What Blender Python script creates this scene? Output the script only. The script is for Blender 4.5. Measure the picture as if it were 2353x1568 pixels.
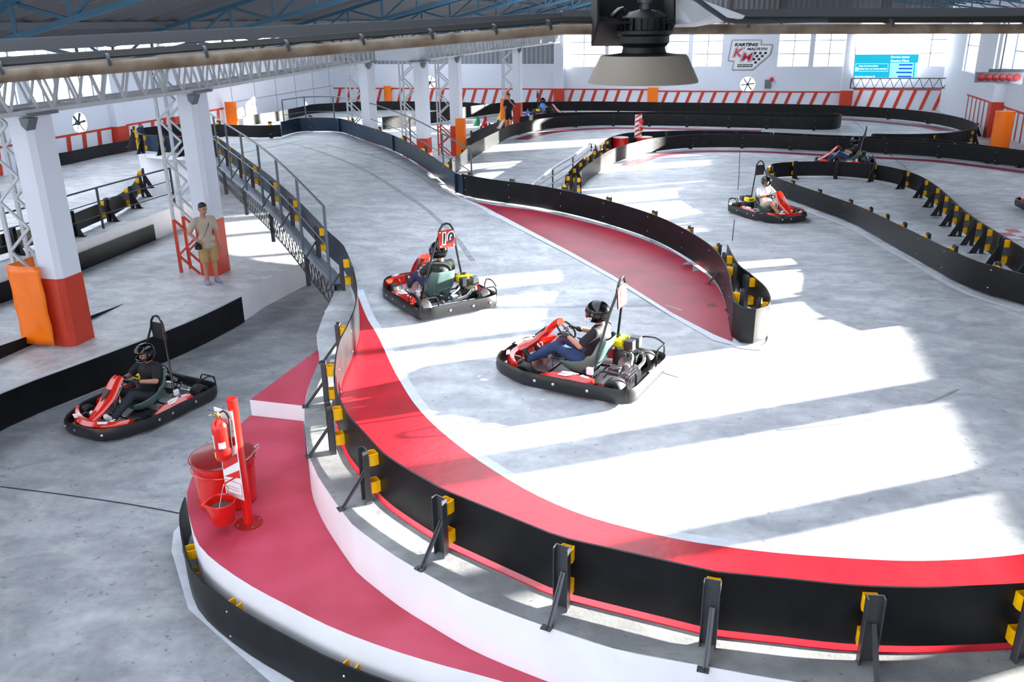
import bpy, bmesh, math, random
from math import radians as rad, pi, sin, cos, tan, sqrt
from mathutils import Vector, Matrix, Quaternion
from mathutils.geometry import delaunay_2d_cdt
from mathutils.bvhtree import BVHTree
for o in list(bpy.data.objects): bpy.data.objects.remove(o)
SC = bpy.context.scene
COL = SC.collection
random.seed(7)
V = Vector

# ------------------------------------------------------------------ camera
W_, H_ = 2353, 1568
FPX, PITCH, ROLL, CH = 1975.0, rad(20.4), rad(-0.79), 5.3
CAMP = V((0, 0, CH))
FW = V((0, cos(PITCH), -sin(PITCH)))
_r0 = V((1, 0, 0)); _u0 = _r0.cross(FW)
RT = _r0*cos(ROLL) + _u0*sin(ROLL)
UP = -_r0*sin(ROLL) + _u0*cos(ROLL)
cam = bpy.data.cameras.new('camera'); camo = bpy.data.objects.new('camera', cam); COL.objects.link(camo)
camo.matrix_world = Matrix(((RT.x, UP.x, -FW.x, 0), (RT.y, UP.y, -FW.y, 0), (RT.z, UP.z, -FW.z, CH), (0, 0, 0, 1)))
cam.sensor_width = 36; cam.lens = FPX/W_*36; cam.clip_end = 400; cam.clip_start = .05
cam.dof.use_dof = True; cam.dof.focus_distance = 11.5; cam.dof.aperture_fstop = 5.0
SC.camera = camo

# ------------------------------------------------------------------ light and exposure
SC.view_settings.view_transform = 'Standard'; SC.view_settings.look = 'None'
SC.view_settings.exposure = 0.0; SC.view_settings.gamma = 1; SC.view_settings.use_curve_mapping = False
world = bpy.data.worlds.new('world'); SC.world = world; world.use_nodes = True
wn = world.node_tree.nodes; wl = world.node_tree.links
bg = wn['Background']
tc = wn.new('ShaderNodeTexCoord'); sp = wn.new('ShaderNodeSeparateXYZ'); cr = wn.new('ShaderNodeValToRGB')
wl.new(tc.outputs['Generated'], sp.inputs[0]); wl.new(sp.outputs['Z'], cr.inputs[0]); wl.new(cr.outputs[0], bg.inputs[0])
cr.color_ramp.elements[0].position = 0.0; cr.color_ramp.elements[0].color = (.92, .96, 1, 1)
cr.color_ramp.elements[1].position = .45; cr.color_ramp.elements[1].color = (.80, .88, 1, 1)
bg.inputs[1].default_value = 3.85
SUN_AZ, SUN_EL = rad(18), rad(9.4)
sl = bpy.data.lights.new('sun', 'SUN'); sl.energy = 75; sl.angle = rad(.6); sl.color = (1, .95, .86)
so = bpy.data.objects.new('sun', sl); COL.objects.link(so)
sd = V((cos(SUN_AZ)*cos(SUN_EL), sin(SUN_AZ)*cos(SUN_EL), sin(SUN_EL)))
so.rotation_euler = sd.to_track_quat('Z', 'Y').to_euler(); so.location = sd*60

# ------------------------------------------------------------------ building frame: U across, Vv along
YAW = rad(14.2)
AX = V((sin(YAW), cos(YAW), 0)); BX = V((cos(YAW), -sin(YAW), 0))
def uv(u, v, z=0.0): return BX*u + AX*v + V((0, 0, z))
UL, UR, VB, VF, UC = -27.0, 11.85, 57.2, -9.0, -11.2

# ------------------------------------------------------------------ picking world points through photograph pixels
def rayd(x, y): return (FW*FPX + RT*(x-W_/2) - UP*(y-H_/2)).normalized()
def P(x, y, z=0.0):
    d = rayd(x, y); return CAMP + d*((z-CH)/d.z)
def PW(x, y, n, c):          # on vertical plane n.p = c
    d = rayd(x, y); t = (c - n.dot(CAMP))/n.dot(d); return CAMP + d*t
def BWp(x, y): return PW(x, y, AX, VB)
def proj(p):
    v = p-CAMP; f = v.dot(FW); return (W_/2+FPX*v.dot(RT)/f, H_/2-FPX*v.dot(UP)/f)
def ss(a, b, x):
    t = min(1, max(0, (x-a)/(b-a))); return t*t*(3-2*t)
ZP = .72
def T(x, y): return ZP*(1-ss(14.5, 24, y))*ss(-4.6, -3.5, x)
def PT(x, y, dz=0.0):
    z = ZP*.5
    for _ in range(40):
        p = P(x, y, z+dz); z = .5*z+.5*T(p.x, p.y)
    return P(x, y, T(p.x, p.y)+dz)

# ------------------------------------------------------------------ materials
def lin(c):
    if isinstance(c, str): c = tuple(int(c[i:i+2], 16)/255 for i in (0, 2, 4))
    return tuple((x/12.92 if x <= .04045 else ((x+.055)/1.055)**2.4) for x in c)+(1,)
MATS = {}
def mat(name, col, rough=.5, metal=0, spec=.5, var=0, vscale=3, bump=0, bscale=20, coat=0, col2=None, emit=0, alpha=1):
    if name in MATS: return MATS[name]
    m = bpy.data.materials.new(name); m.use_nodes = True; n = m.node_tree.nodes; l = m.node_tree.links
    b = n['Principled BSDF']; c = lin(col)
    b.inputs['Base Color'].default_value = c; b.inputs['Roughness'].default_value = rough
    b.inputs['Metallic'].default_value = metal; b.inputs['Specular IOR Level'].default_value = spec
    if coat: b.inputs['Coat Weight'].default_value = coat; b.inputs['Coat Roughness'].default_value = .08
    if emit: b.inputs['Emission Color'].default_value = c; b.inputs['Emission Strength'].default_value = emit
    if var:
        t = n.new('ShaderNodeTexCoord'); nz = n.new('ShaderNodeTexNoise'); nz.inputs['Scale'].default_value = vscale; nz.inputs['Detail'].default_value = 6
        r = n.new('ShaderNodeValToRGB'); c2 = lin(col2) if col2 else tuple(x*(1-var) for x in c[:3])+(1,)
        r.color_ramp.elements[0].position = .35; r.color_ramp.elements[0].color = c2
        r.color_ramp.elements[1].position = .65; r.color_ramp.elements[1].color = c
        l.new(t.outputs['Object'], nz.inputs[0]); l.new(nz.outputs[0], r.inputs[0]); l.new(r.outputs[0], b.inputs['Base Color'])
    if bump:
        t = n.new('ShaderNodeTexCoord'); nz = n.new('ShaderNodeTexNoise'); nz.inputs['Scale'].default_value = bscale; nz.inputs['Detail'].default_value = 4
        bp = n.new('ShaderNodeBump'); bp.inputs['Strength'].default_value = bump; bp.inputs['Distance'].default_value = .02
        l.new(t.outputs['Object'], nz.inputs[0]); l.new(nz.outputs[0], bp.inputs['Height']); l.new(bp.outputs[0], b.inputs['Normal'])
    MATS[name] = m; return m

def concrete(name, ca, cb, rough=.45, scale=.35, streak=.35):
    m = bpy.data.materials.new(name); m.use_nodes = True; n = m.node_tree.nodes; l = m.node_tree.links; b = n['Principled BSDF']
    t = n.new('ShaderNodeTexCoord')
    def noise(s, d, mp=None, dist=0):
        x = n.new('ShaderNodeTexNoise'); x.inputs['Scale'].default_value = s; x.inputs['Detail'].default_value = d; x.inputs['Distortion'].default_value = dist
        if mp:
            q = n.new('ShaderNodeMapping'); q.inputs['Scale'].default_value = mp[0]; q.inputs['Rotation'].default_value = (0, 0, mp[1]); l.new(t.outputs['Object'], q.inputs[0]); l.new(q.outputs[0], x.inputs[0])
        else: l.new(t.outputs['Object'], x.inputs[0])
        return x.outputs[0]
    def ramp(i, a, b_, c0, c1):
        r = n.new('ShaderNodeValToRGB'); r.color_ramp.elements[0].position = a; r.color_ramp.elements[0].color = c0
        r.color_ramp.elements[1].position = b_; r.color_ramp.elements[1].color = c1; l.new(i, r.inputs[0]); return r.outputs[0]
    def mix(a, b_, f, mode='MIX'):
        x = n.new('ShaderNodeMix'); x.data_type = 'RGBA'; x.blend_type = mode
        if isinstance(f, float): x.inputs[0].default_value = f
        else: l.new(f, x.inputs[0])
        for i, s in ((6, a), (7, b_)):
            if isinstance(s, tuple): x.inputs[i].default_value = s
            else: l.new(s, x.inputs[i])
        return x.outputs[2]
    A, B = lin(ca), lin(cb)
    base = ramp(noise(scale, 10), .36, .62, A, B)
    fine = ramp(noise(9, 8), .3, .7, (.86, .86, .86, 1), (1.06, 1.06, 1.06, 1))
    c = mix(base, fine, 1.0, 'MULTIPLY')
    st = ramp(noise(1.0, 9, ((.8, 2.6, 1), .35), 1.8), .56, .70, (0, 0, 0, 1), (1, 1, 1, 1))
    mask = ramp(noise(.8, 4), .45, .7, (0, 0, 0, 1), (streak, streak, streak, 1))
    f = mix(st, mask, 1.0, 'MULTIPLY')
    c = mix(c, tuple(x*.42 for x in A[:3])+(1,), f)
    st2 = ramp(noise(2.5, 8, ((.35, 7, 1), -.5), 1.5), .62, .7, (0, 0, 0, 1), (.12, .12, .12, 1))
    c = mix(c, tuple(x*.5 for x in A[:3])+(1,), st2)
    blot = ramp(noise(1.6, 12, ((1, 1.6, 1), .6), .6), .38, .66, (.74, .75, .78, 1), (1.08, 1.08, 1.07, 1))
    c = mix(c, blot, 1.0, 'MULTIPLY')
    fk = ramp(noise(11, 5), .64, .70, (0, 0, 0, 1), (.5, .55, .55, 1))
    c = mix(c, tuple(x*.35 for x in A[:3])+(1,), fk)
    sw = ramp(noise(3.2, 6, ((.5, 3.0, 1), 1.2), 3.0), .61, .70, (0, 0, 0, 1), (.25, .25, .25, 1))
    c = mix(c, tuple(x*.45 for x in A[:3])+(1,), sw)
    l.new(c, b.inputs['Base Color'])
    b.inputs['Roughness'].default_value = rough; b.inputs['Specular IOR Level'].default_value = .4
    bp = n.new('ShaderNodeBump'); bp.inputs['Strength'].default_value = .15; bp.inputs['Distance'].default_value = .01
    l.new(noise(30, 4), bp.inputs['Height']); l.new(bp.outputs[0], b.inputs['Normal'])
    MATS[name] = m; return m
M_FLOOR = concrete('worn_concrete', 'babcc0', 'd8d9dc', .45)
M_LANE = concrete('grey_concrete', '8f9195', 'aaacb0', .55)
M_LEDGE = concrete('ledge_concrete', '7e7e7e', '989897', .65, 1.2, .2)
M_WHITE = mat('white_paint', 'f2f0f4', .6, var=.06, vscale=2)
M_WALLW = mat('wall_paint', 'e2e6f0', .7, var=.04, vscale=.6)
M_LINE = mat('line_paint', 'd9dde6', .5, var=.12, vscale=6)
M_RED = mat('kerb_red', 'c4202c', .28, var=.25, vscale=2.2, bump=.12, bscale=12, col2='a81a28')
M_REDD = mat('runoff_red', 'a82238', .4, var=.2, vscale=1.5, col2='8f1a30', bump=.08)
M_REDM = mat('matt_red', 'b83e58', .55, var=.3, vscale=1.6, col2='a62a40')
M_WINE = mat('wine_paint', '8a2c46', .5, var=.2)
M_BLACK = mat('black_belt', '141518', .42, var=.5, vscale=4, col2='0b0c0e', bump=.05, bscale=8, spec=.25)
M_SKYTINT = mat('black_panel_sky_tint', '24364c', .38, metal=.0, var=.3, vscale=5, spec=.35)  # black panel with the blue sky reflection put into its colour
M_POST = mat('post_steel', '55565a', .4, metal=.5, var=.2)
M_POSTD = mat('dark_post', '222428', .45, metal=.2)
M_YEL = mat('yellow_rubber', 'ffbe00', .38, var=.12, vscale=8)
M_CHROME = mat('bright_metal', 'd0d0d0', .2, metal=.9)
M_WSTEEL = mat('white_steel', 'c6c8cc', .5, var=.12, vscale=4)
M_GSTEEL = mat('grey_steel', '6a6f76', .5, metal=.3)
M_DSTEEL = mat('dark_steel', '33383f', .5, metal=.3)
M_BLUES = mat('blue_steel', '2a5870', .55)
M_ORED = mat('orange_red_paint', 'c9391f', .5, var=.12, vscale=3)
M_ORANGE = mat('orange_vinyl', 'ff7a00', .35, var=.08, bump=.3, bscale=5)
M_BRED = mat('bright_red', 'd8160c', .25, coat=.3)
M_SRED = mat('sign_red', 'cf1e1e', .45)
M_SWHITE = mat('sign_white', 'eeeeee', .45)
M_INK = mat('ink', '16202e', .5)

# ------------------------------------------------------------------ mesh building
def frame(d):
    d = d.normalized(); a = V((0, 0, 1)) if abs(d.z) < .95 else V((1, 0, 0))
    x = a.cross(d).normalized(); return x, d.cross(x)
class MB:
    def __init__(s): s.b = bmesh.new(); s.mi = 0
    def face(s, vs, smooth=False):
        try:
            f = s.b.faces.new([v if isinstance(v, bmesh.types.BMVert) else s.b.verts.new(v) for v in vs]); f.material_index = s.mi; return f
        except ValueError: return None
    def box(s, c, sz, M=None):
        c = V(c); h = V(sz)/2; vs = []
        for k in range(8):
            p = V(((1 if k & 1 else -1)*h.x, (1 if k & 2 else -1)*h.y, (1 if k & 4 else -1)*h.z))
            if M is not None: p = M @ p
            vs.append(s.b.verts.new(c+p))
        for f in ((0, 2, 3, 1), (4, 5, 7, 6), (0, 1, 5, 4), (2, 6, 7, 3), (0, 4, 6, 2), (1, 3, 7, 5)): s.face([vs[i] for i in f])
        return s
    def bar(s, p, q, w, h=None, up=None):      # rectangular bar
        p, q = V(p), V(q); d = (q-p); h = h or w
        if d.length < 1e-6: return s
        z = d.normalized(); u = V(up) if up is not None else V((0, 0, 1))
        if abs(z.dot(u)) > .98: u = V((1, 0, 0))
        x = u.cross(z).normalized(); y = z.cross(x)
        A = [s.b.verts.new(c+x*a*w/2+y*b*h/2) for c in (p, q) for a, b in ((-1, -1), (1, -1), (1, 1), (-1, 1))]
        for f in ((3, 2, 1, 0), (4, 5, 6, 7), (0, 1, 5, 4), (1, 2, 6, 5), (2, 3, 7, 6), (3, 0, 4, 7)): s.face([A[i] for i in f])
        return s
    def tube(s, pts, r, n=8, closed=False, cap=True):
        pts = [V(p) for p in pts]; N = len(pts); rings = []; rr = r if isinstance(r, (list, tuple)) else [r]*N
        px = None
        for i, p in enumerate(pts):
            a = pts[(i-1) % N] if (i > 0 or closed) else p; b = pts[(i+1) % N] if (i < N-1 or closed) else p
            d = (b-a).normalized() if (b-a).length > 1e-9 else V((0, 0, 1))
            if px is None: x, y = frame(d)
            else:
                x = (px - d*px.dot(d)); x = x.normalized() if x.length > 1e-6 else frame(d)[0]; y = d.cross(x)
            px = x
            rings.append([s.b.verts.new(p+(x*cos(2*pi*k/n)+y*sin(2*pi*k/n))*rr[i]) for k in range(n)])
        for i in range(N if closed else N-1):
            A, B = rings[i], rings[(i+1) % N]
            for k in range(n): s.face([A[k], A[(k+1) % n], B[(k+1) % n], B[k]])
        if cap and not closed: s.face(rings[0][::-1]); s.face(rings[-1])
        return s
    def lathe(s, prof, c=(0, 0, 0), ax=(0, 0, 1), n=24, caps=True):
        c = V(c); ax = V(ax).normalized(); x, y = frame(ax); rings = []
        for r, z in prof: rings.append([s.b.verts.new(c+ax*z+(x*cos(2*pi*k/n)+y*sin(2*pi*k/n))*max(r, 1e-4)) for k in range(n)])
        for A, B in zip(rings, rings[1:]):
            for k in range(n): s.face([A[k], A[(k+1) % n], B[(k+1) % n], B[k]])
        if caps:
            s.face(rings[0][::-1]); s.face(rings[-1])
        return s
    def ell(s, c, r, M=None, n=16, m=10):
        c = V(c); rings = []
        for j in range(1, m):
            t = pi*j/m
            ring = []
            for k in range(n):
                p = V((r[0]*sin(t)*cos(2*pi*k/n), r[1]*sin(t)*sin(2*pi*k/n), r[2]*cos(t)))
                if M is not None: p = M @ p
                ring.append(s.b.verts.new(c+p))
            rings.append(ring)
        e = V((0, 0, r[2])); e = M @ e if M is not None else e
        a = s.b.verts.new(c+e); z = s.b.verts.new(c-e)
        for k in range(n):
            s.face([a, rings[0][k], rings[0][(k+1) % n]]); s.face([z, rings[-1][(k+1) % n], rings[-1][k]])
        for A, B in zip(rings, rings[1:]):
            for k in range(n): s.face([A[k], B[k], B[(k+1) % n], A[(k+1) % n]])
        return s
    def loft(s, rows, closed=False):
        R = [[s.b.verts.new(V(p)) for p in r] for r in rows]
        for A, B in zip(R, R[1:]):
            n = len(A)
            for k in range(n if closed else n-1): s.face([A[k], A[(k+1) % n], B[(k+1) % n], B[k]])
        return R
    def slab(s, poly, h):        # extrude a 3D polygon by vector h
        h = V(h); A = [s.b.verts.new(V(p)) for p in poly]; B = [s.b.verts.new(V(p)+h) for p in poly]; n = len(A)
        s.face(A[::-1]); s.face(B)
        for k in range(n): s.face([A[k], A[(k+1) % n], B[(k+1) % n], B[k]])
        return s
    def build(s, name, mats, parent=None, smooth=35, bevel=0, mod=None, fixn=True, **props):
        if fixn: bmesh.ops.recalc_face_normals(s.b, faces=s.b.faces[:])
        me = bpy.data.meshes.new(name); s.b.to_mesh(me); s.b.free()
        for m in (mats if isinstance(mats, (list, tuple)) else [mats]): me.materials.append(m)
        if smooth:
            me.polygons.foreach_set('use_smooth', [True]*len(me.polygons)); me.set_sharp_from_angle(angle=rad(smooth))
        o = bpy.data.objects.new(name, me); COL.objects.link(o)
        if parent is not None: o.parent = parent
        if bevel:
            b = o.modifiers.new('b', 'BEVEL'); b.width = bevel; b.segments = 2; b.limit_method = 'ANGLE'; b.angle_limit = rad(40)
        for k, v in props.items(): o[k] = v
        return o
def tag(o, label=None, cat=None, group=None, kind=None):
    if label: o['label'] = label
    if cat: o['category'] = cat
    if group: o['group'] = group
    if kind: o['kind'] = kind
    return o
def empty(name, loc=(0, 0, 0), rz=0, **k):
    o = bpy.data.objects.new(name, None); COL.objects.link(o); o.location = loc; o.rotation_euler = (0, 0, rz); o.empty_display_size = .1
    return tag(o, **k)
def copy_tree(o, parent=None):
    c = o.copy(); COL.objects.link(c)
    if parent is not None:
        c.parent = parent
    for ch in list(o.children):
        copy_tree(ch, c)
    return c
def catmull(pts, step=.25, closed=False):
    pts = [V(p) for p in pts]; out = []; n = len(pts)
    for i in range(n if closed else n-1):
        p0 = pts[(i-1) % n] if (i > 0 or closed) else pts[0]*2-pts[1]; p1 = pts[i]; p2 = pts[(i+1) % n]
        p3 = pts[(i+2) % n] if (i+2 < n or closed) else pts[-1]*2-pts[-2]
        L = (p2-p1).length; k = max(1, int(L/step))
        # centripetal-like: limit tangents
        m1 = (p2-p0)*.5; m2 = (p3-p1)*.5
        if m1.length > L: m1 = m1*(L/m1.length)
        if m2.length > L: m2 = m2*(L/m2.length)
        for j in range(k):
            t = j/k; out.append(p1*(2*t**3-3*t*t+1)+m1*(t**3-2*t*t+t)+p2*(-2*t**3+3*t*t)+m2*(t**3-t*t))
    if not closed: out.append(pts[-1])
    return out
def text_mesh(s, size, M, mi_mat, name, parent, depth=.004, bold=.0, shear=0, align='CENTER'):
    cu = bpy.data.curves.new(name, 'FONT'); cu.body = s; cu.size = size; cu.extrude = depth/2; cu.offset = bold; cu.shear = shear
    cu.align_x = align; cu.align_y = 'CENTER'; cu.resolution_u = 3
    t = bpy.data.objects.new(name+'_tmp', cu); COL.objects.link(t)
    me = bpy.data.meshes.new_from_object(t.evaluated_get(bpy.context.evaluated_depsgraph_get()))
    bpy.data.objects.remove(t); bpy.data.curves.remove(cu)
    me.transform(M); me.materials.clear(); me.materials.append(mi_mat)
    o = bpy.data.objects.new(name, me); COL.objects.link(o); o.parent = parent
    return o
def basis(x, y, o):
    x = V(x).normalized(); y = V(y).normalized(); z = x.cross(y)
    return Matrix(((x.x, y.x, z.x, o[0]), (x.y, y.y, z.y, o[1]), (x.z, y.z, z.z, o[2]), (0, 0, 0, 1)))
# ================================================================== GROUND
def cdt(poly, inner):
    vs = [V((p[0], p[1])) for p in poly]+[V(q) for q in inner]
    r = delaunay_2d_cdt(vs, [], [list(range(len(poly)))], 1, 1e-4)
    return r[0], r[2]
def inside(p, poly):
    c = False; n = len(poly)
    for i in range(n):
        a, b = poly[i], poly[i-1]
        if (a[1] > p[1]) != (b[1] > p[1]) and p[0] < (b[0]-a[0])*(p[1]-a[1])/(b[1]-a[1])+a[0]: c = not c
    return c
TRIS = []                                        # ground triangles for placing things by ray
def terrain(name, poly, zf, zbot, mats, inner=(), props=None):
    vs, fs = cdt(poly, inner)
    mb = MB(); P3 = [V((v.x, v.y, zf(v.x, v.y))) for v in vs]; bv = [mb.b.verts.new(p) for p in P3]
    for f in fs:
        fc = mb.face([bv[i] for i in f])
        for k in range(1, len(f)-1): TRIS.append((P3[f[0]], P3[f[k]], P3[f[k+1]]))
    bmesh.ops.recalc_face_normals(mb.b, faces=mb.b.faces[:])
    for f in mb.b.faces:
        if f.normal.z < 0: f.normal_flip()
    mb.mi = 1
    be = [e for e in mb.b.edges if e.is_boundary]
    for e in be:
        a, b = e.verts; a2 = mb.b.verts.new((a.co.x, a.co.y, zbot)); b2 = mb.b.verts.new((b.co.x, b.co.y, zbot)); mb.face([a, b, b2, a2])
    o = mb.build(name, mats, smooth=30, fixn=False)
    tag(o, **(props or {})); return o
ZL = -.6                                          # lower lane level
E1px = [(-420, 1100), (-200, 1000), (0, 899), (206, 822), (418, 741), (549, 679), (600, 647), (705, 597), (800, 548)]
E1 = [P(x, y, 0) for x, y in E1px]
LEDpx = [(728, 768), (733, 830), (712, 880), (700, 930), (700, 965), (703, 1010), (709, 1047), (731, 1096), (769, 1153), (809, 1205), (831, 1223), (909, 1279), (980, 1320), (1077, 1372), (1206, 1423),
         (1410, 1491), (1600, 1528), (1856, 1572), (2100, 1592), (2353, 1592), (2650, 1560)]
LED = [P(x, y, ZP) for x, y in LEDpx]
e1c = catmull([V((p.x, p.y, 0)) for p in E1], .5); ledc = catmull([V((p.x, p.y, 0)) for p in LED], .15)
poly = [(-16, -9)]+[(p.x, p.y) for p in e1c]+[(-3.3, 19.5), (-3.25, 15.4), (-3.15, 13.6)]+[(p.x, p.y) for p in ledc]
q = uv(UR, -1); poly += [(9, 4.6), (q.x, q.y)]
for u, v in ((UR, VB), (UL, VB), (UL, VF)): q = uv(u, v); poly.append((q.x, q.y))
inn = []
y = 4.3
while y < 24.5:
    x = -3.2
    while x < 17.5:
        if inside((x, y), poly): inn.append((x, y))
        x += .8
    y += .45
floor = terrain('floor', poly, T, ZL-.05, [M_FLOOR, M_WHITE], inn, dict(kind='structure'))
mb = MB(); mb.slab([(-30, -10, ZL), (9, -10, ZL), (9, 3, ZL), (2, 16, ZL), (-3, 27, ZL), (-30, 27, ZL)], (0, 0, -.1))
lane = mb.build('floor_lane', M_LANE, smooth=0); lane['kind'] = 'structure'
TRIS += [(V((-40, -10, ZL)), V((9, -10, ZL)), V((9, 27, ZL))), (V((-40, -10, ZL)), V((9, 27, ZL)), V((-40, 27, ZL)))]

# ramp bridge: rows (left, right)
ZD = 1.43
RR = [((-3.18, 13.9, None), (4.2, 13.9, None)), ((790, 650, .86), (1639, 641, .73)), ((740, 590, 1.02), (1510, 556, .78)), ((680, 520, 1.17), (1385, 514, .87)), ((620, 460, 1.29), (1238, 478, .97)),
      ((560, 410, 1.38), (1060, 447, 1.06)), ((528, 383, 1.42), (975, 387, 1.2)), ((503, 362, ZD), (900, 345, 1.3)), ((470, 350, ZD), (825, 318, 1.4)), ((440, 345, ZD), (783, 304, ZD))]
rows = []
for a, b in RR:
    A = V((a[0], a[1], T(0, a[1])+.004)) if a[2] is None else P(*a); B = V((b[0], b[1], T(0, b[1])+.004)) if b[2] is None else P(*b); rows.append((A, B))
Ls = catmull([r[0] for r in rows], 99); Rs = catmull([r[1] for r in rows], 99)
def dens(L):
    out = []
    for i in range(len(L)-1):
        p0 = L[max(0, i-1)]; p1 = L[i]; p2 = L[i+1]; p3 = L[min(len(L)-1, i+2)]
        for j in range(4):
            t = j/4; out.append(.5*((2*p1)+(p2-p0)*t+(2*p0-5*p1+4*p2-p3)*t*t+(3*p1-p0-3*p2+p3)*t**3))
    out.append(L[-1]); return out
Ld, Rd = dens([r[0] for r in rows]), dens([r[1] for r in rows])
ramp_root = empty('ramp_bridge', (0, 0, 0), label='concrete ramp bridge climbing over the lower lane to the white drum', cat='ramp')
mb = MB(); NX = 12
grid = []
for a, b in zip(Ld, Rd):
    row = []
    for k in range(NX+1):
        t = k/NX; p = a.lerp(b, t)
        row.append(p)
    grid.append(row)
mb.loft(grid)
for i in range(len(grid)-1):
    for k in range(NX):
        a, b, c, d = grid[i][k], grid[i][k+1], grid[i+1][k+1], grid[i+1][k]; TRIS += [(a, b, c), (a, c, d)]
deck = mb.build('deck', M_FLOOR, ramp_root, fixn=False, smooth=60)
so_ = deck.modifiers.new('s', 'SOLIDIFY'); so_.thickness = .07; so_.offset = 0 if False else (-1 if True else 1)
# make sure deck faces up
for f in deck.data.polygons[:1]:
    if f.normal.z < 0: deck.data.flip_normals()
# upper deck
RIM = [(503, 362), (470, 361), (440, 359), (393, 357), (360, 355), (330, 352), (316, 341), (318, 331), (330, 324)]
BACK = [(400, 316), (470, 317), (520, 319), (560, 320), (600, 321), (645, 317), (690, 303), (783, 304)]
rimw = [P(x, y, ZD) for x, y in RIM]; backw = [P(x, y, ZD) for x, y in BACK]
pl = [(p.x, p.y) for p in rimw]+[(p.x, p.y) for p in backw]
up_deck = terrain('deck_slab', pl, lambda x, y: ZD-.002, ZD-.14, [M_FLOOR, M_WHITE])
up_deck.parent = ramp_root
# drum
mb = MB(); dr = catmull([P(x, y, ZD-.1) for x, y in ((455, 362), (425, 360), (393, 357), (360, 355), (330, 352), (316, 341), (318, 330), (345, 318), (400, 312))], .3)
mb.loft([[V((p.x, p.y, 0)) for p in dr], [V((p.x, p.y, ZD-.02)) for p in dr]])
drum = mb.build('curved_wall', M_WHITE, None, smooth=60); s_ = drum.modifiers.new('s', 'SOLIDIFY'); s_.thickness = .15
tag(drum, 'round white masonry drum carrying the far upper end of the ramp bridge', 'wall')
# edge beam and lattice on left side, columns
def offs(line, d):
    out = []
    for i, p in enumerate(line):
        t = (line[min(i+1, len(line)-1)]-line[max(i-1, 0)]); t.z = 0; t.normalize(); out.append(p+V((-t.y, t.x, 0))*d)
    return out
edge = [p for p in Ld if p.y > 15.0]
mb = MB(); eo = offs(edge, .18)
rws = []
for q in eo: rws.append([q+V((-.0, 0, .0)), q+V((0, 0, -.16)), q+V((.06, 0, -.16)), q+V((.06, 0, 0))])
mb.loft(rws, closed=True)
rws = [[p+V((0, 0, -.02)), q+V((0, 0, -.02)), q+V((0, 0, -.05)), p+V((0, 0, -.05))] for p, q in zip(edge, eo)]
mb.loft(rws, closed=True)
mb.build('edge_beam', mat('edge_grey', '8a94a2', .5, metal=.2, var=.2), ramp_root)
mb = MB(); L = catmull(eo, .22); k = 0
lo = [p+V((.03, 0, -.16)) for p in L]; bt = [p+V((.03, 0, -.62)) for p in L]
mb.tube(bt[::3]+[bt[-1]], .018, 6)
for i in range(0, len(L)-1, 1):
    mb.bar(lo[i], bt[i+1], .014); mb.bar(bt[i], lo[i+1], .014)
mb.build('lattice', M_DSTEEL, ramp_root)
for i in (8, 20, 32, 44):
    if i < len(bt):
        mb = MB(); p = bt[i]; mb.bar(p+V((0, 0, -.22)), lo[i], .08, .08); mb.build('hanger', M_DSTEEL, ramp_root)
# red walkway beside the lane
PLpx = [(697, 968), (578, 955), (572, 958), (530, 995), (480, 1040), (440, 1100), (430, 1130), (430, 1158), (439, 1204), (458, 1254), (504, 1298), (579, 1348), (660, 1391), (753, 1438), (862, 1481), (980, 1519), (1138, 1562), (1300, 1610), (1500, 1660)]
INpx = [(1560, 1640), (1301, 1568), (1206, 1525), (1070, 1460), (961, 1403), (900, 1362), (862, 1329), (809, 1279), (769, 1214), (725, 1142), (710, 1080), (700, 1010)]
ZW = .17
pl = [P(x, y, ZW) for x, y in PLpx[:3]]+catmull([P(x, y, ZW) for x, y in PLpx[3:]], .2)+catmull([P(x, y, ZW) for x, y in INpx], .2)
walkway = terrain('walkway', [(p.x, p.y) for p in pl], lambda x, y: ZW, ZL, [M_REDM, M_WHITE], (), dict(label='low curved walkway with red painted top and white sides beside the lower lane', cat='walkway'))
pl = [P(574, 919, .4), P(740, 797, .4), P(735, 838, .4), P(712, 880, .4), P(700, 930, .4), P(698, 933, .4)]
terrain('walkway_step', [(p.x, p.y) for p in pl], lambda x, y: .4, ZL, [M_REDM, M_WHITE], (), dict(label='middle step with red top and pinkish white riser between walkway and bridge foot', cat='step'))
pl = [P(727, 768, ZP-.05), P(738, 757, ZP-.05), P(790, 722, ZP-.05), P(803, 768, ZP-.05), P(760, 790, ZP-.05), P(733, 790, ZP-.05)]
terrain('bridge_foot', [(p.x, p.y) for p in pl], lambda x, y: ZP-.04, ZL, [M_LEDGE, M_WHITE], (), dict(label='white concrete block at the foot of the ramp bridge', cat='block'))
# raised platform on the left
lft = [P(-400, 740, .0), P(0, 660, 0), P(178, 608, 0), P(344, 552, 0), P(420, 520, 0), P(440, 512, 0)]
ZQ = .66
def at(p, z): return V((p.x, p.y, z))
bk = [(450, 430), (400, 440), (330, 455), (318, 452), (306, 470), (283, 488), (252, 508), (207, 528), (160, 548), (80, 574), (0, 600), (-400, 700)]
pl = [P(x, y, ZQ) for x, y in ((-400, 733), (0, 621), (169, 560), (300, 512), (402, 475), (470, 452))]+[P(x, y, ZQ) for x, y in bk]
platform = terrain('platform', [(p.x, p.y) for p in pl], lambda x, y: ZQ, 0, [M_FLOOR, M_WHITE], (), dict(label='raised concrete platform with white kerb behind the red and white columns on the left', cat='platform'))
BVH = BVHTree.FromPolygons([v for t in TRIS for v in t], [(3*i, 3*i+1, 3*i+2) for i in range(len(TRIS))])
def S(x, y, dz=0.0):
    d = rayd(x, y); h = BVH.ray_cast(CAMP, d, 200)
    if h[0] is None: return P(x, y, dz)
    p = h[0]
    return p+V((0, 0, dz)) if dz == 0 else p+V((0, 0, dz))
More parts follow.
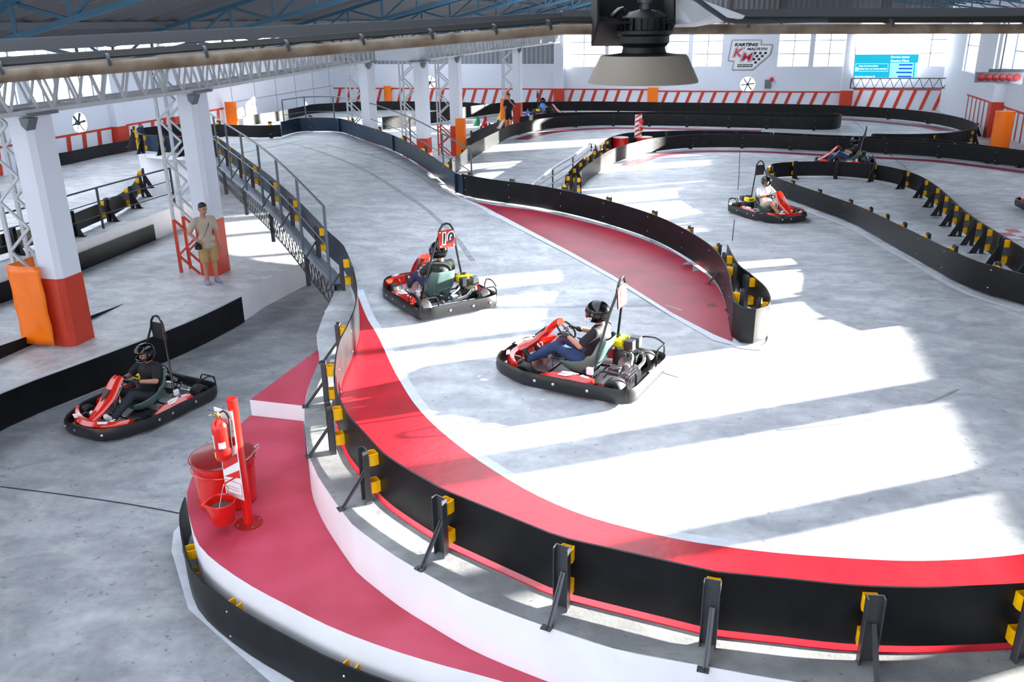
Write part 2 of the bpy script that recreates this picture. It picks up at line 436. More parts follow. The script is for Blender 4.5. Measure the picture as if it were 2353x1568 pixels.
def down(p):
    h = BVH.ray_cast(V((p.x, p.y, 4)), V((0, 0, -1)), 10); return h[0] if h[0] else V((p.x, p.y, 0))

# ------------------------------------------------------------------ paint
def paint(name, px, m, dz=.006, grid=16, z=None, **props):
    xs = [p[0] for p in px]; ys = [p[1] for p in px]; inner = []
    x = min(xs)
    while x < max(xs) and grid:
        y = min(ys)
        while y < max(ys):
            if inside((x, y), px): inner.append((x, y))
            y += grid
        x += grid*1.7
    vs, fs = cdt(px, inner); mb = MB()
    pts = [(S(v.x, v.y) if z is None else P(v.x, v.y, z))+V((0, 0, dz)) for v in vs]
    bv = [mb.b.verts.new(p) for p in pts]
    for f in fs: mb.face([bv[i] for i in f])
    for f in mb.b.faces:
        f.normal_update()
        if f.normal.z < 0: f.normal_flip()
    return tag(mb.build(name, m, smooth=60, fixn=False), **props)
def strip(name, line, m, w, dz=.006, side=1, off=0, h=0, **props):      # world polyline, painted band on one side
    line = catmull(line, .35); a = offs(line, side*off); b = offs(line, side*(off+w)); mb = MB()
    A = [down(p)+V((0, 0, dz)) for p in a]; B = [down(p)+V((0, 0, dz+h)) for p in b]
    mb.loft([A, B])
    if h: mb.loft([B, [p-V((0, 0, h+dz)) for p in B]])
    for f in mb.b.faces:
        f.normal_update()
        if f.normal.z < 0: f.normal_flip()
    return tag(mb.build(name, m, smooth=40, fixn=False), **props)
def cm2(px, step=12):
    return [(p.x, p.y) for p in catmull([V((x, y, 0)) for x, y in px], step)]
KIN = [(818, 668), (830, 700), (845, 735), (862, 762), (872, 780), (898, 837), (918, 875), (952, 929), (1000, 981), (1071, 1039), (1139, 1086), (1241, 1144), (1360, 1192), (1530, 1236), (1600, 1249), (1760, 1270), (1920, 1283), (2080, 1291), (2208, 1288), (2353, 1275), (2560, 1240)]
KOUT = [(818, 690), (827, 740), (824, 790), (806, 840), (789, 880), (781, 930), (781, 990), (797, 1035), (809, 1060), (848, 1109), (901, 1168), (1016, 1245), (1070, 1271), (1264, 1360), (1308, 1375), (1583, 1444), (1631, 1456), (1792, 1474), (1936, 1490), (2100, 1496), (2275, 1490), (2353, 1484), (2560, 1460)]
# kerb: banked strip
def resample(L, n):
    d = [0]
    for a, b in zip(L, L[1:]): d.append(d[-1]+(b-a).length)
    out = []; j = 0
    for i in range(n):
        t = d[-1]*i/(n-1)
        while j < len(L)-2 and d[j+1] < t: j += 1
        u = (t-d[j])/max(1e-9, d[j+1]-d[j]); out.append(L[j].lerp(L[j+1], min(1, u)))
    return out
kin = catmull([S(x, y) for x, y in KIN], .2); kout = catmull([S(x, y) for x, y in KOUT], .2)
def nearest_pairs(A, B, n):
    return resample(A, n), resample(B, n)
ka, kb = nearest_pairs(kin, kout, 120)
mb = MB(); rws = []
for i in range(5):
    t = i/4; rws.append([a.lerp(b+(b-a).normalized()*.045, t)+V((0, 0, .008+.006*t)) for a, b in zip(ka, kb)])
rws.append([b+(b-a).normalized()*.045+V((0, 0, -.02)) for a, b in zip(ka, kb)]); mb.loft(rws)
kerb = mb.build('kerb', M_RED, smooth=50); tag(kerb, 'wide glossy red kerb curving along the near outer edge of the main track', 'kerb')
mb = MB(); k2 = resample(kin, 120); k3 = offs(k2, 1); sgn = 1 if (k3[60]-ka[60]).dot(ka[60]-kb[60]) > 0 else -1
mb.loft([[p+V((0, 0, .006)) for p in k2], [q+V((0, 0, .006)) for q in offs(k2, sgn*.13)]])
for f in mb.b.faces:
    f.normal_update()
    if f.normal.z < 0: f.normal_flip()
tag(mb.build('painted_line', M_LINE, fixn=False), 'white painted line along the inner edge of the wide red kerb', 'line')
RO = [(1020, 433), (1060, 452), (1156, 498), (1306, 577), (1408, 634), (1544, 720), (1640, 770), (1682, 787)]
RI = [(1684, 778), (1677, 756), (1667, 700), (1645, 655), (1590, 607), (1514, 566), (1436, 536), (1340, 509), (1238, 486), (1136, 472), (1082, 461), (1040, 440)]
paint('painted_runoff', RO+cm2(RI[::1])[0:], M_REDD, label='deep red painted run-off wedge inside the long curved barrier', cat='runoff')
paint('painted_line', RO+[(1707, 796), (1690, 796), (1640, 784), (1544, 729), (1408, 643), (1306, 586), (1153, 507), (1050, 455), (1010, 434)], M_LINE, .009, label='white painted line along the track side of the deep red run-off wedge', cat='line')
paint('painted_line', [(1684, 790), (1715, 797), (1750, 796), (1763, 785), (1766, 765), (1778, 785), (1774, 800), (1750, 806), (1712, 803), (1682, 797)], M_LINE, .007, grid=0, label='white painted swoosh around the rounded barrier nose', cat='line')
paint('painted_line', [(420, 1201), (419, 1267), (456, 1388), (676, 1568), (760, 1630), (690, 1630), (582, 1534), (433, 1401), (394, 1267), (399, 1223)], M_LINE, .005, label='white painted line on the lower lane around the black walkway barrier', cat='line')
paint('painted_line', cm2([(0, 975), (210, 893), (370, 826), (556, 728), (640, 668)])+cm2([(643, 674), (560, 735), (374, 834), (214, 903), (0, 986)]), M_LINE, .005, grid=0, label='white painted line at the foot of the long barrier beside the lower lane', cat='line')
paint('concrete_ledge', LEDpx[1:21]+KOUT[:1:-1], M_LEDGE, .003, grid=0, z=ZP, label='bare grey concrete ledge outside the curved barrier above the white wall', cat='ledge')
# starting grid: red and white checks
q0, q1, q2, q3 = P(2250, 527, .1), P(2420, 530, .1), P(2470, 572, .1), P(2292, 569, .1)
mb = MB()
for i in range(6):
    for j in range(3):
        mb.mi = (i+j) % 2
        def g(a, b): a /= 6; b /= 3; return down((q0.lerp(q1, a)).lerp(q3.lerp(q2, a), b))+V((0, 0, .01))
        mb.face([g(i, j), g(i+1, j), g(i+1, j+1), g(i, j+1)])
tag(mb.build('finish_line', [mat('faded_red', 'b55b66', .5), M_LINE]), 'red and white chequered finish line painted on the far right of the track', 'finish line')
# expansion joints
for i, (pts, lab) in enumerate(((((1700, 344), (1697, 420), (1686, 520), (1679, 600), (1679, 612)), 'long dark floor joint crossing the middle track'), (((0, 1119), (150, 1138), (300, 1160), (420, 1182)), 'dark floor joint crossing the lower lane at left'),
                     (((2040, 352), (2100, 402)), 'thin floor joint right of the far dark kart'), (((1955, 272), (1985, 298)), 'thin floor joint on the farthest track straight'))):
    L = [S(x, y) for x, y in pts]; mb = MB(); L = catmull(L, .4)
    mb.loft([[p+V((0, 0, .004)) for p in offs(L, .012)], [p+V((0, 0, .004)) for p in offs(L, -.012)]])
    tag(mb.build('floor_joint', mat('joint', '2a2c30', .8)), lab, 'floor joint')
# ================================================================== BARRIERS
POSTM = {}
def post_meshes(kind):
    """post with origin at foot centre on the barrier line, +y towards the panel (panel at y=+.16)"""
    if kind in POSTM: return POSTM[kind]
    steel = M_POST if kind == 'near' else M_POSTD
    r = empty('proto_post')
    mb = MB(); h = .6
    # C channel, open to the back
    mb.box((0, .03, h/2), (.13, .008, h)); mb.box((-.061, 0, h/2), (.008, .06, h)); mb.box((.061, 0, h/2), (.008, .06, h))
    post = mb.build('post', steel, None, smooth=0)
    mb = MB()
    if kind == 'near':
        mb.bar((0, .01, .36), (0, -.26, .01), .035, .012, (1, 0, 0)); mb.bar((.016, .01, .36), (.016, -.26, .01), .006, .035, (1, 0, 0))
        mb.box((0, -.28, .008), (.09, .06, .012)); mb.lathe([(.012, 0), (.012, .02)], (0, -.3, .012), n=8)
    else:
        mb.slab([(-.006, -.02, .48), (-.006, -.24, .0), (-.006, -.1, 0), (-.006, -.02, .2)], (.012, 0, 0)); mb.box((0, -.14, .006), (.12, .24, .012))
    brace = mb.build('brace', steel, None, smooth=0)
    def br(z):
        mb = MB(); prof = [(-.05, .035), (.05, .035), (.062, .09), (.05, .15), (-.05, .15), (-.062, .09)]
        o = [(x, y) for x, y in prof]; i = [(x*.8, .09+(y-.09)*.78) for x, y in prof]
        n = len(o); A = [[mb.b.verts.new((x, y, z+dz)) for x, y in q] for dz in (-.062, .062) for q in (o, i)]
        for k in range(n):
            k2 = (k+1) % n
            mb.face([A[0][k], A[0][k2], A[2][k2], A[2][k]]); mb.face([A[1][k], A[3][k], A[3][k2], A[1][k2]])
            mb.face([A[0][k], A[1][k], A[1][k2], A[0][k2]]); mb.face([A[2][k], A[2][k2], A[3][k2], A[3][k]])
        return mb.build('bracket', M_YEL, None, smooth=30)
    bs = [br(.17), br(.48)]
    mb = MB(); mb.lathe([(.013, 0), (.013, .008), (.005, .012)], (0, .183, .17), (0, 1, 0), 8); mb.lathe([(.013, 0), (.013, .008), (.005, .012)], (0, .183, .48), (0, 1, 0), 8)
    bolt = mb.build('bolts', M_CHROME, None)
    out = (post.data, brace.data, [b.data for b in bs], bolt.data)
    for o in [post, brace, bolt, r]+bs: bpy.data.objects.remove(o)
    POSTM[kind] = out; return out
def put(name, me, parent, M):
    o = bpy.data.objects.new(name, me); COL.objects.link(o); o.parent = parent; o.matrix_local = M; return o
JOIN = {}
def far_post():
    if 'f' in JOIN: return JOIN['f']
    p, br, bs, bo = post_meshes('far'); mb = MB()
    for k, me in enumerate([p, br]+bs+[bo]):
        n0 = len(mb.b.faces); mb.b.from_mesh(me); mb.b.faces.ensure_lookup_table()
        for f in mb.b.faces[n0:]: f.material_index = 0 if k < 2 else (1 if k < 4 else 2)
    o = mb.build('fp', [M_POSTD, M_YEL, M_CHROME], fixn=False, smooth=30); me = o.data; bpy.data.objects.remove(o); JOIN['f'] = me; return me
def barrier(line, label, side, h=.52, gap=.06, m=None, kind='far', spacing=1.35, posts=None, step=.3, group=None, toph=None, name='track_barrier', seams=(), s0=.5):
    """line: base polyline (world). side: +1 posts to the left of travel, -1 to the right"""
    root = empty(name, line[0]); tag(root, label, 'barrier', group); inv = -root.location
    L = catmull(line, step); D = offs(L, side*.02); mb = MB(); rws = []
    d = 0; tot = sum((b-a).length for a, b in zip(L, L[1:]))
    for i, (p, q) in enumerate(zip(L, D)):
        if i: d += (L[i]-L[i-1]).length
        hh = h if toph is None else h*(toph[0]*(1-d/tot)+toph[1]*d/tot)
        rws.append([x+inv for x in (p+V((0, 0, gap)), q+V((0, 0, gap)), q+V((0, 0, gap+hh)), p+V((0, 0, gap+hh)))])
    R = mb.loft(rws, closed=True); mb.face(R[0]); mb.face(R[-1])
    mb.build('panel', m or M_BLACK, root, smooth=50)
    if seams:
        for sx in seams:
            i = min(range(len(L)), key=lambda k: abs(proj(L[k])[0]-sx)); t = (L[min(i+1, len(L)-1)]-L[max(0, i-1)]).normalized(); nn = V((-t.y, t.x, 0))*-side
            mb = MB(); c = L[i]+V((0, 0, gap+h/2))+nn*.008+inv; mb.bar(c-V((0, 0, h/2)), c+V((0, 0, h/2)), .09, .01, t); mb.build('seam_plate', mat('seam', '121a26', .5), root)
    # post positions
    pos = []
    if posts is not None:
        for px in posts:
            i = min(range(len(L)), key=lambda k: (proj(L[k])[0]-px[0])**2+(proj(L[k])[1]-px[1])**2); pos.append(i)
    elif spacing:
        d = -s0
        for i in range(1, len(L)):
            d += (L[i]-L[i-1]).length
            if d >= spacing*len(pos): pos.append(i)
    pm, bm_, bs, bo = post_meshes(kind)
    for i in pos:
        t = (L[min(i+1, len(L)-1)]-L[max(0, i-1)]); t.z = 0; t.normalize(); nrm = V((-t.y, t.x, 0))*side  # outward
        yv = -nrm; xv = yv.cross(V((0, 0, 1))); o = L[i]+nrm*.16+inv
        M = Matrix(((xv.x, yv.x, 0, o.x), (xv.y, yv.y, 0, o.y), (0, 0, 1, o.z), (0, 0, 0, 1)))
        if kind == 'near':
            p = put('post', pm, root, M)
            put('brace', bm_, p, Matrix()); put('bracket', bs[0], p, Matrix()); put('bracket', bs[1], p, Matrix()); put('bolts', bo, p, Matrix())
        else: put('post', far_post(), root, M)
    return root
def SL(px, dz=0): return [S(x, y, dz) for x, y in px]
def ZLn(px): return [P(x, y, z) for x, y, z in px]
def GL(px): return [PT(x, y) for x, y in px]           # always on the main floor, never on what stands before it
G_B = 'black rubber belt track barriers'
# near outer barrier: base pixels are its lower edge as seen over the gap
kl = [S(x, y) for x, y in KOUT]
FEET = [(758, 880), (748, 978), (776, 1078), (868, 1188), (1041, 1304), (1292, 1406), (1605, 1486), (1962, 1520), (2305, 1523)]
barrier(kl, 'long curved black barrier on steel posts round the near red kerb', -1, h=.53, gap=.06, kind='near', posts=[(800, 830), (782, 930), (797, 1035), (880, 1150), (1042, 1258), (1290, 1370), (1610, 1450), (1980, 1490), (2320, 1487)], step=.12)
# ramp left barrier (posts on the outside, left)
edgeL = [p for p in Ld if p.y > 15.1]
eL = offs(edgeL, -.1)
eL = [V((S(818, 690).x, S(818, 690).y, .8))]+eL
barrier([p+V((0, 0, .01)) for p in eL], 'black barrier tinted with sky light climbing the left ramp edge with paired yellow brackets', 1, m=M_SKYTINT, kind='near', spacing=2.0, step=.4, h=.5, s0=.3)
# drum rim and upper deck back barrier
barrier(ZLn([(490, 361, ZD), (440, 358, ZD), (393, 355, ZD), (360, 353, ZD), (333, 350, ZD), (321, 341, ZD), (322, 332, ZD), (335, 325, ZD)]), 'dark barrier with yellow brackets around the rim of the white drum', 1, m=M_SKYTINT, spacing=.85, step=.2, s0=.2)
barrier(ZLn([(335, 325, ZD), (400, 317, ZD), (480, 316, ZD), (540, 318, ZD), (600, 320, ZD), (648, 318, ZD)]), 'short black barrier at the back of the upper ramp deck', 1, h=.42, spacing=2.2)
barrier(ZLn([(649, 314, ZD), (690, 304, ZD), (740, 303, ZD), (783, 305, ZD), (825, 319, 1.4), (900, 346, 1.3), (975, 388, 1.2), (1050, 446, 1.07), (1064, 450, 1.06)]), 'black panel barrier tinted with sky light over the crest of the ramp', 1, m=M_SKYTINT, kind='far', spacing=2.4, h=.5, gap=.03, seams=(690, 783, 908, 1057), s0=1.5)
barrier(ZLn([(1062, 449, 1.06), (1082, 454, 1.05), (1136, 464, 1.02), (1238, 479, .98), (1340, 501, .91), (1432, 528, .84), (1510, 557, .79)])+[P(x, y, ZP) for x, y in ((1585, 598), (1639, 642), (1664, 690), (1674, 740), (1681, 775), (1700, 789), (1730, 793), (1756, 784), (1764, 765), (1752, 735), (1722, 705), (1694, 680), (1677, 650), (1668, 628))],
        'long black barrier beside the deep red run-off ending in a rounded nose', 1, kind='near', spacing=1.42, step=.15, h=.54, gap=.02, s0=.1)
# lower lane
e1w = [p for p in e1c if p.x > -9.5 and proj(V((p.x, p.y, 0)))[0] < 551]
e1o = offs([V((p.x, p.y, ZL)) for p in e1w], -.06)
barrier(e1o, 'long black barrier at the left edge of the lower lane', 1, h=.55, gap=.02, spacing=None)
wo = catmull([P(x, y, ZL+.0) + (P(x, y, ZW)-P(x, y, ZL)) for x, y in PLpx[5:]], .2)
wo = [V((p.x, p.y, ZL)) for p in wo]; wo = offs(wo, -.12)
barrier(wo, 'black belt barrier wrapped around the foot of the red walkway', 1, h=.5, gap=.02, kind='near', posts=None, spacing=None, step=.15)
# yellow brackets and light posts between walkway wall and belt
wr = bpy.data.objects['walkway']
bwk = [o for o in bpy.data.objects if o.get('label', '').startswith('black belt barrier wrapped')][0]
for k in (4, 9, 15, 22, 30, 38):
    if k >= len(wo)-1: continue
    p = wo[k]; d = (wo[k+1]-wo[k]).normalized(); n_ = V((-d.y, d.x, 0)); mb = MB()
    for z in (.12, .42):
        c = p+n_*.075+V((0, 0, z))-bwk.location
        def rr(zz, s): return [c+d*(u*s)+n_*(v*s)+V((0, 0, zz)) for u, v in ((-.06, -.07), (.06, -.07), (.075, 0), (.06, .075), (-.06, .075), (-.075, 0))]
        mb = MB(); mb.loft([rr(-.055, 1), rr(.055, 1), rr(.055, .8), rr(-.055, .8), rr(-.055, 1)], closed=True); mb.build('bracket', M_YEL, bwk, smooth=20)
    mb = MB()
    for z in (.12, .42): mb.lathe([(.013, 0), (.006, .01)], p-n_*.02+V((0, 0, z))-bwk.location, -n_, 8)
    mb.build('bolts', M_CHROME, bwk)
# left platforms
barrier(ZLn([(-300, 955, 0), (-120, 880, 0), (0, 826, 0), (96, 783, 0), (200, 739, 0), (288, 697, 0)]), 'low black barrier tapering into the concrete behind the first column', 1, h=.34, gap=-.02, spacing=None, toph=(1.2, .05))
pfw = catmull([V((p.x, p.y, 0)) for p in [P(x, y, ZQ) for x, y in ((-400, 733), (0, 621), (169, 560), (300, 512), (345, 495))]], .5)
barrier(offs(pfw, -.06), 'long black barrier below the raised platform on the left', 1, h=.42, gap=.0, spacing=None)
barrier(ZLn([(-300, 690, ZQ), (-100, 622, ZQ), (0, 592, ZQ), (80, 568, ZQ), (160, 543, ZQ), (207, 523, ZQ), (252, 503, ZQ), (283, 486, ZQ), (306, 468, ZQ), (318, 450, ZQ), (322, 434, ZQ)]), 'black barrier with yellow bracket posts behind the handrail of the left platform', -1, h=.42, spacing=1.6, s0=.2)
barrier(GL([(-60, 414), (0, 398), (132, 386), (230, 365), (321, 347), (345, 340)]), 'black barrier along the striped left wall', 1, spacing=None, h=.5)
barrier(GL([(560, 293), (600, 287), (640, 281), (690, 270), (730, 262), (860, 256), (980, 256), (1065, 258), (1116, 262)]), 'black barrier along the white partition and the far left back wall', 1, spacing=None, h=.55)
barrier(GL([(880, 300), (981, 288), (1066, 274), (1147, 263), (1180, 259)]), 'dusty black barrier behind the marshal', 1, spacing=2.4, h=.62)
# middle and far tracks
barrier(GL([(1200, 259), (1290, 257), (1380, 257), (1550, 260), (1700, 262), (1900, 267), (1955, 270), (2050, 276), (2134, 286), (2186, 296), (2225, 309), (2240, 319), (2234, 328), (2200, 335), (2160, 340), (2083, 342), (2000, 341)]), 'farthest black barrier under the striped back wall curving round at the right', 1, spacing=2.6, h=.56)
barrier(GL([(1040, 405), (1058, 394), (1085, 368), (1109, 353), (1147, 332), (1169, 319), (1200, 310), (1260, 299), (1350, 292), (1440, 291), (1590, 293), (1700, 296), (1800, 299), (1852, 301), (1905, 301), (1928, 297), (1930, 291), (1912, 287)]), 'black belt barrier with silver sunlit end round the far infield strip', 1, spacing=2.0, h=.56, s0=.3)
barrier(GL([(1062, 345), (1079, 337), (1109, 322), (1140, 308), (1160, 299)]), 'short barrier with yellow posts and small flags beside the marshal', 1, spacing=1.5, h=.5)
barrier(GL([(1195, 296), (1260, 287), (1380, 284), (1500, 284), (1650, 285), (1800, 288), (1925, 291)]), 'second black barrier of the far infield strip', -1, spacing=None, h=.56)
barrier(GL([(1336, 452), (1333, 440), (1345, 425), (1374, 402), (1406, 380), (1460, 362), (1500, 352), (1590, 343), (1740, 343), (1900, 351), (1981, 353), (2134, 363), (2263, 377), (2353, 388), (2480, 406)]), 'black belt barrier along the dark red stripe behind the middle track', 1, spacing=2.0, h=.56, s0=.3)
barrier(GL([(1290, 470), (1303, 440), (1330, 410), (1362, 380), (1385, 360), (1405, 347), (1440, 337), (1500, 333), (1600, 331), (1710, 333), (1900, 343), (2060, 350), (2160, 357), (2353, 384), (2480, 402)]), 'second black barrier with yellow posts behind the far extinguisher stand', -1, spacing=1.5, h=.54, s0=.2)
barrier(GL([(2353, 708), (2233, 670), (2164, 635), (2062, 576), (1960, 518), (1857, 478), (1789, 452), (1765, 438), (1757, 425), (1775, 412), (1820, 408), (1874, 407), (1942, 409), (2028, 419), (2096, 438), (2147, 470), (2216, 540), (2301, 608), (2353, 645), (2440, 700)]),
        'black belt barrier around the pointed infield at the right with inward posts', -1, spacing=1.55, h=.5, gap=.05, s0=.5)
# wine red stripes along barriers
strip('painted_stripe', GL([(1425, 380), (1460, 367), (1500, 357), (1590, 347), (1740, 347), (1900, 355), (2134, 367), (2263, 381), (2380, 397)]), M_WINE, .55, side=-1, label='dark red painted stripe along the middle track barrier', cat='painted stripe')
strip('painted_stripe', GL([(1180, 321), (1200, 314), (1260, 302), (1350, 295), (1440, 293), (1590, 296), (1750, 300)]), M_WINE, .7, side=-1, label='dark red painted stripe along the far infield strip', cat='painted stripe')
strip('painted_stripe', GL([(1200, 261), (1380, 260), (1700, 266), (1955, 274), (2134, 290), (2186, 300)]), M_WINE, .8, side=-1, label='dark red painted stripe along the farthest barrier', cat='painted stripe')
strip('painted_line', GL([(2353, 716), (2233, 676), (2164, 641), (2062, 582), (1960, 524), (1857, 483)]), M_LINE, .12, side=1, label='white painted line beside the pointed infield barrier', cat='line')
WIN_R = [(30.4, 32.6, 2.5, 4.65), (32.8, 35.6, 2.5, 4.9)]+[(a, b, 2.5, 5.1) for a, b in ((7.5, 9.5), (9.95, 12.0), (12.3, 14.45), (14.85, 16.75), (17.35, 21.6), (21.8, 23.9), (24.3, 25.2),  (35.9, 39.0), (42.2, 44.4), (45, 47), (50.3, 53))]
# ================================================================== BUILDING
def wall(name, o, d, L, z0, z1, th, openings, m, out, zb=None):
    """wall of boxes around openings (s0,s1,z0,z1); d along, out = outward normal"""
    xs = sorted({0, L}|{v for a in openings for v in a[:2]}); zs = sorted({z0, z1}|{v for a in openings for v in a[2:]}); mb = MB()
    for a, b in zip(xs, xs[1:]):
        run = None
        for c, e in zip(zs, zs[1:]):
            cx, cz = (a+b)/2, (c+e)/2
            hole = any(q[0] <= cx <= q[1] and q[2] <= cz <= q[3] for q in openings)
            if not hole:
                if run is None: run = [c, e]
                else: run[1] = e
            if hole or e == zs[-1]:
                if run:
                    A = o+d*a+V((0, 0, run[0])); B = o+d*b+V((0, 0, run[0]))
                    mb.slab([A, B, B+out*th, A+out*th], (0, 0, run[1]-run[0]))
                run = None
    w = mb.build(name, m, smooth=0); w['kind'] = 'structure'; return w
NW = [0]
M_GLASS = bpy.data.materials.new('window_glass'); M_GLASS.use_nodes = True
_n = M_GLASS.node_tree.nodes; _l = M_GLASS.node_tree.links
_t = _n.new('ShaderNodeBsdfTransparent'); _g = _n.new('ShaderNodeBsdfGlossy'); _m = _n.new('ShaderNodeMixShader'); _g.inputs['Roughness'].default_value = .02
_m.inputs[0].default_value = .05; _t.inputs[0].default_value = (.97, .99, 1, 1)
_l.new(_t.outputs[0], _m.inputs[1]); _l.new(_g.outputs[0], _m.inputs[2]); _l.new(_m.outputs[0], _n['Material Output'].inputs[0])
M_FRAME = mat('window_frame', '6a7482', .5)
def window(o, d, s0, s1, z0, z1, out, nx, nz, th=.2):
    NW[0] += 1; mb = MB(); A = o+d*s0+out*th*.5; w = s1-s0
    for i in range(nx+1):
        p = A+d*(w*i/nx); mb.bar(p+V((0, 0, z0)), p+V((0, 0, z1)), .045, .045, d)
    for j in range(nz+1):
        z = V((0, 0, z0+(z1-z0)*j/nz)); mb.bar(A+z, A+d*w+z, .045, .045)
    f = mb.build('window_%d' % NW[0], M_FRAME, smooth=0); f['kind'] = 'structure'
    mb = MB(); mb.face([A+V((0, 0, z0)), A+d*w+V((0, 0, z0)), A+d*w+V((0, 0, z1)), A+V((0, 0, z1))]); mb.build('pane', M_GLASS, f, smooth=0)
ZT = 5.15
# back wall, from left corner; s measured along BX from UL
ob = uv(UL, VB)
def sb(px, py=110): return (BWp(px, py)-ob).dot(BX)
ws = [(1293, 1391), (1399, 1466), (1480, 1583), (1593, 1661), (1789, 1862), (1872, 1944), (1966, 2200)]
ops = [(sb(a), sb(b), 2.5, 4.75) for a, b in ws]
Lb = UR-UL
fanb = [(1718, 194, .45), (987, 190, .45)]
fo = []
for x, y, r in fanb:
    p = BWp(x, y); s = (p-ob).dot(BX); fo.append((s, p.z, r))
sx0, sx1 = sb(718), sb(1276)
ops_all = [q for q in ops]+[(s-r, s+r, z-r, z+r) for s, z, r in fo]
wb = wall('wall_back', ob, BX, Lb, 0, ZT, .25, ops_all+[(sx0, sx1, 2.7, ZT)], M_WALLW, AX)
for q in ops: window(ob, BX, q[0], q[1], q[2], q[3], AX, 4 if q[1]-q[0] > 4 else 2, 3, .25)
# corrugated sheeting
def corr(name, o, d, w, z0, z1, m, amp=.03, pitch=.3, out=AX, gab=None):
    mb = MB(); n = int(w/pitch)*2; r0 = []; r1 = []
    for i in range(n+1):
        s = w*i/n; a = amp if i % 2 else -amp; r0.append(o+d*s+out*(.1+a)+V((0, 0, z0))); r1.append(o+d*s+out*(.1+a)+V((0, 0, z1 if gab is None else gab(s))))
    mb.loft([r0, r1]); w_ = mb.build(name, m, smooth=0); w_['kind'] = 'structure'; return w_
M_CORR = mat('sheet_grey', '8b9098', .5, metal=.2); M_CORRD = mat('sheet_dark', '5c5f64', .6)
corr('wall_back_sheet', ob, BX, sx1-sx0+0, 2.7, ZT, M_CORR).location = BX*sx0
UG = .5
def roofz(u):
    if u < UC: return 5.1+(1-abs(u-(-19.1))/7.9)*1.9
    return (5.1+(1-(UG-u)/(UG-UC))*2.9) if u < UG else (6.0+(1-(u-UG)/(UR-UG))*2.0)
corr('wall_back_gable', ob, BX, Lb, ZT-.02, 8, M_CORRD, gab=lambda s: max(ZT, roofz(UL+s)+.05))
mb = MB()
for s in (sb(1292), sb(1500), sb(1670), sb(1790), sb(2025), sb(900), sb(1150)):
    p = ob+BX*s-AX*.02; mb.bar(p+V((0, 0, 4.9)), p+V((0, 0, roofz(UL+s))), .14, .14)
tag(mb.build('wall_back_studs', mat('rusty_stud', '5a4a42', .7)), kind='structure')
# left wall
ol = uv(UL, VF)
def LWp(x, y): return PW(x, y, BX, UL)
lops = []
s = 3.0
while s < 42: lops.append((s, s+4.4, 2.45, 4.5)); s += 5.1
pf = LWp(184, 283); fl = ((pf-ol).dot(AX), pf.z, .45)
wall('wall_left', ol, AX, VB-VF, 0, ZT, .25, lops+[(fl[0]-.45, fl[0]+.45, fl[1]-.45, fl[1]+.45)], M_WALLW, -BX)
for q in lops: window(ol, AX, q[0], q[1], q[2], q[3], -BX, 6, 2, .25)
# right wall with the tall windows the sun comes through
orr = uv(UR, VF)
def sr(v): return v-VF
rops = []
for v0, v1, z0, z1 in WIN_R: rops.append((sr(v0), sr(v1), z0, z1))
wall('wall_right', orr, AX, VB-VF, 0, 6.05, .25, rops, M_WALLW, BX)
for q in rops: window(orr, AX, q[0], q[1], q[2], q[3], BX, 1, 2, .25)
# panel joints on the rear of the left wall
mb = MB(); sA = (LWp(540, 285)-ol).dot(AX); sB = VB-VF-.1
for i in range(0, 6): p = ol+AX*(sA+(sB-sA)*i/5.2)+BX*.01; mb.bar(p, p+V((0, 0, ZT)), .03, .02, AX)
for z in (1.3, 2.45, 3.6): mb.bar(ol+AX*sA+BX*.01+V((0, 0, z)), ol+AX*sB+BX*.01+V((0, 0, z)), .02, .04)
mb.build('joint_strips', mat('joint_grey', '9aa2ae', .6), bpy.data.objects['wall_left'], smooth=0)

# unseen wall and window band added behind the camera to cut fill light
wall('wall_front', uv(UL, VF), BX, Lb, 0, 8, .25, [(1, Lb-1, 2.6, 4.9)], M_WALLW, -AX)
window(uv(UL, VF), BX, 1, Lb-1, 2.6, 4.9, -AX, 24, 2, .25)
# painted border with slanting stripes
def stripes(o, d, out, s0, s1, z1, parent, slant=.35, w=.2, pitch=.75, m=None):
    m = m or M_ORED; mb = MB(); e = out*-.012
    def q(a, b, c, f, t=.0): mb.slab([o+d*a[0]+V((0, 0, a[1]))+e, o+d*b[0]+V((0, 0, b[1]))+e, o+d*c[0]+V((0, 0, c[1]))+e, o+d*f[0]+V((0, 0, f[1]))+e], -out*.004)
    q((s0, z1-.09), (s1, z1-.09), (s1, z1), (s0, z1))
    s = s0+.1
    while s+w+slant < s1:
        q((s, .02), (s+w, .02), (s+w+slant, z1-.09), (s+slant, z1-.09)); s += pitch
    return mb.build('painted_stripes', m, parent, smooth=0)
S_ = lambda px, py=230: sb(px, py)
for a, b, z in ((S_(722), S_(1278), 1.17), (S_(1297), S_(1490), 1.17), (S_(1511), S_(1930), 1.08), (S_(1955), S_(2190), 1.25)): stripes(ob, BX, AX, a, b, z, wb)
wl_ = bpy.data.objects['wall_left']; stripes(ol, AX, -BX, sr(10), (LWp(520, 290)-ol).dot(AX), 1.1, wl_, .1, .25, .95)
wr_ = bpy.data.objects['wall_right']; stripes(orr, AX, BX, sr(20), sr(51), 1.45, wr_, .05, .16, .8)
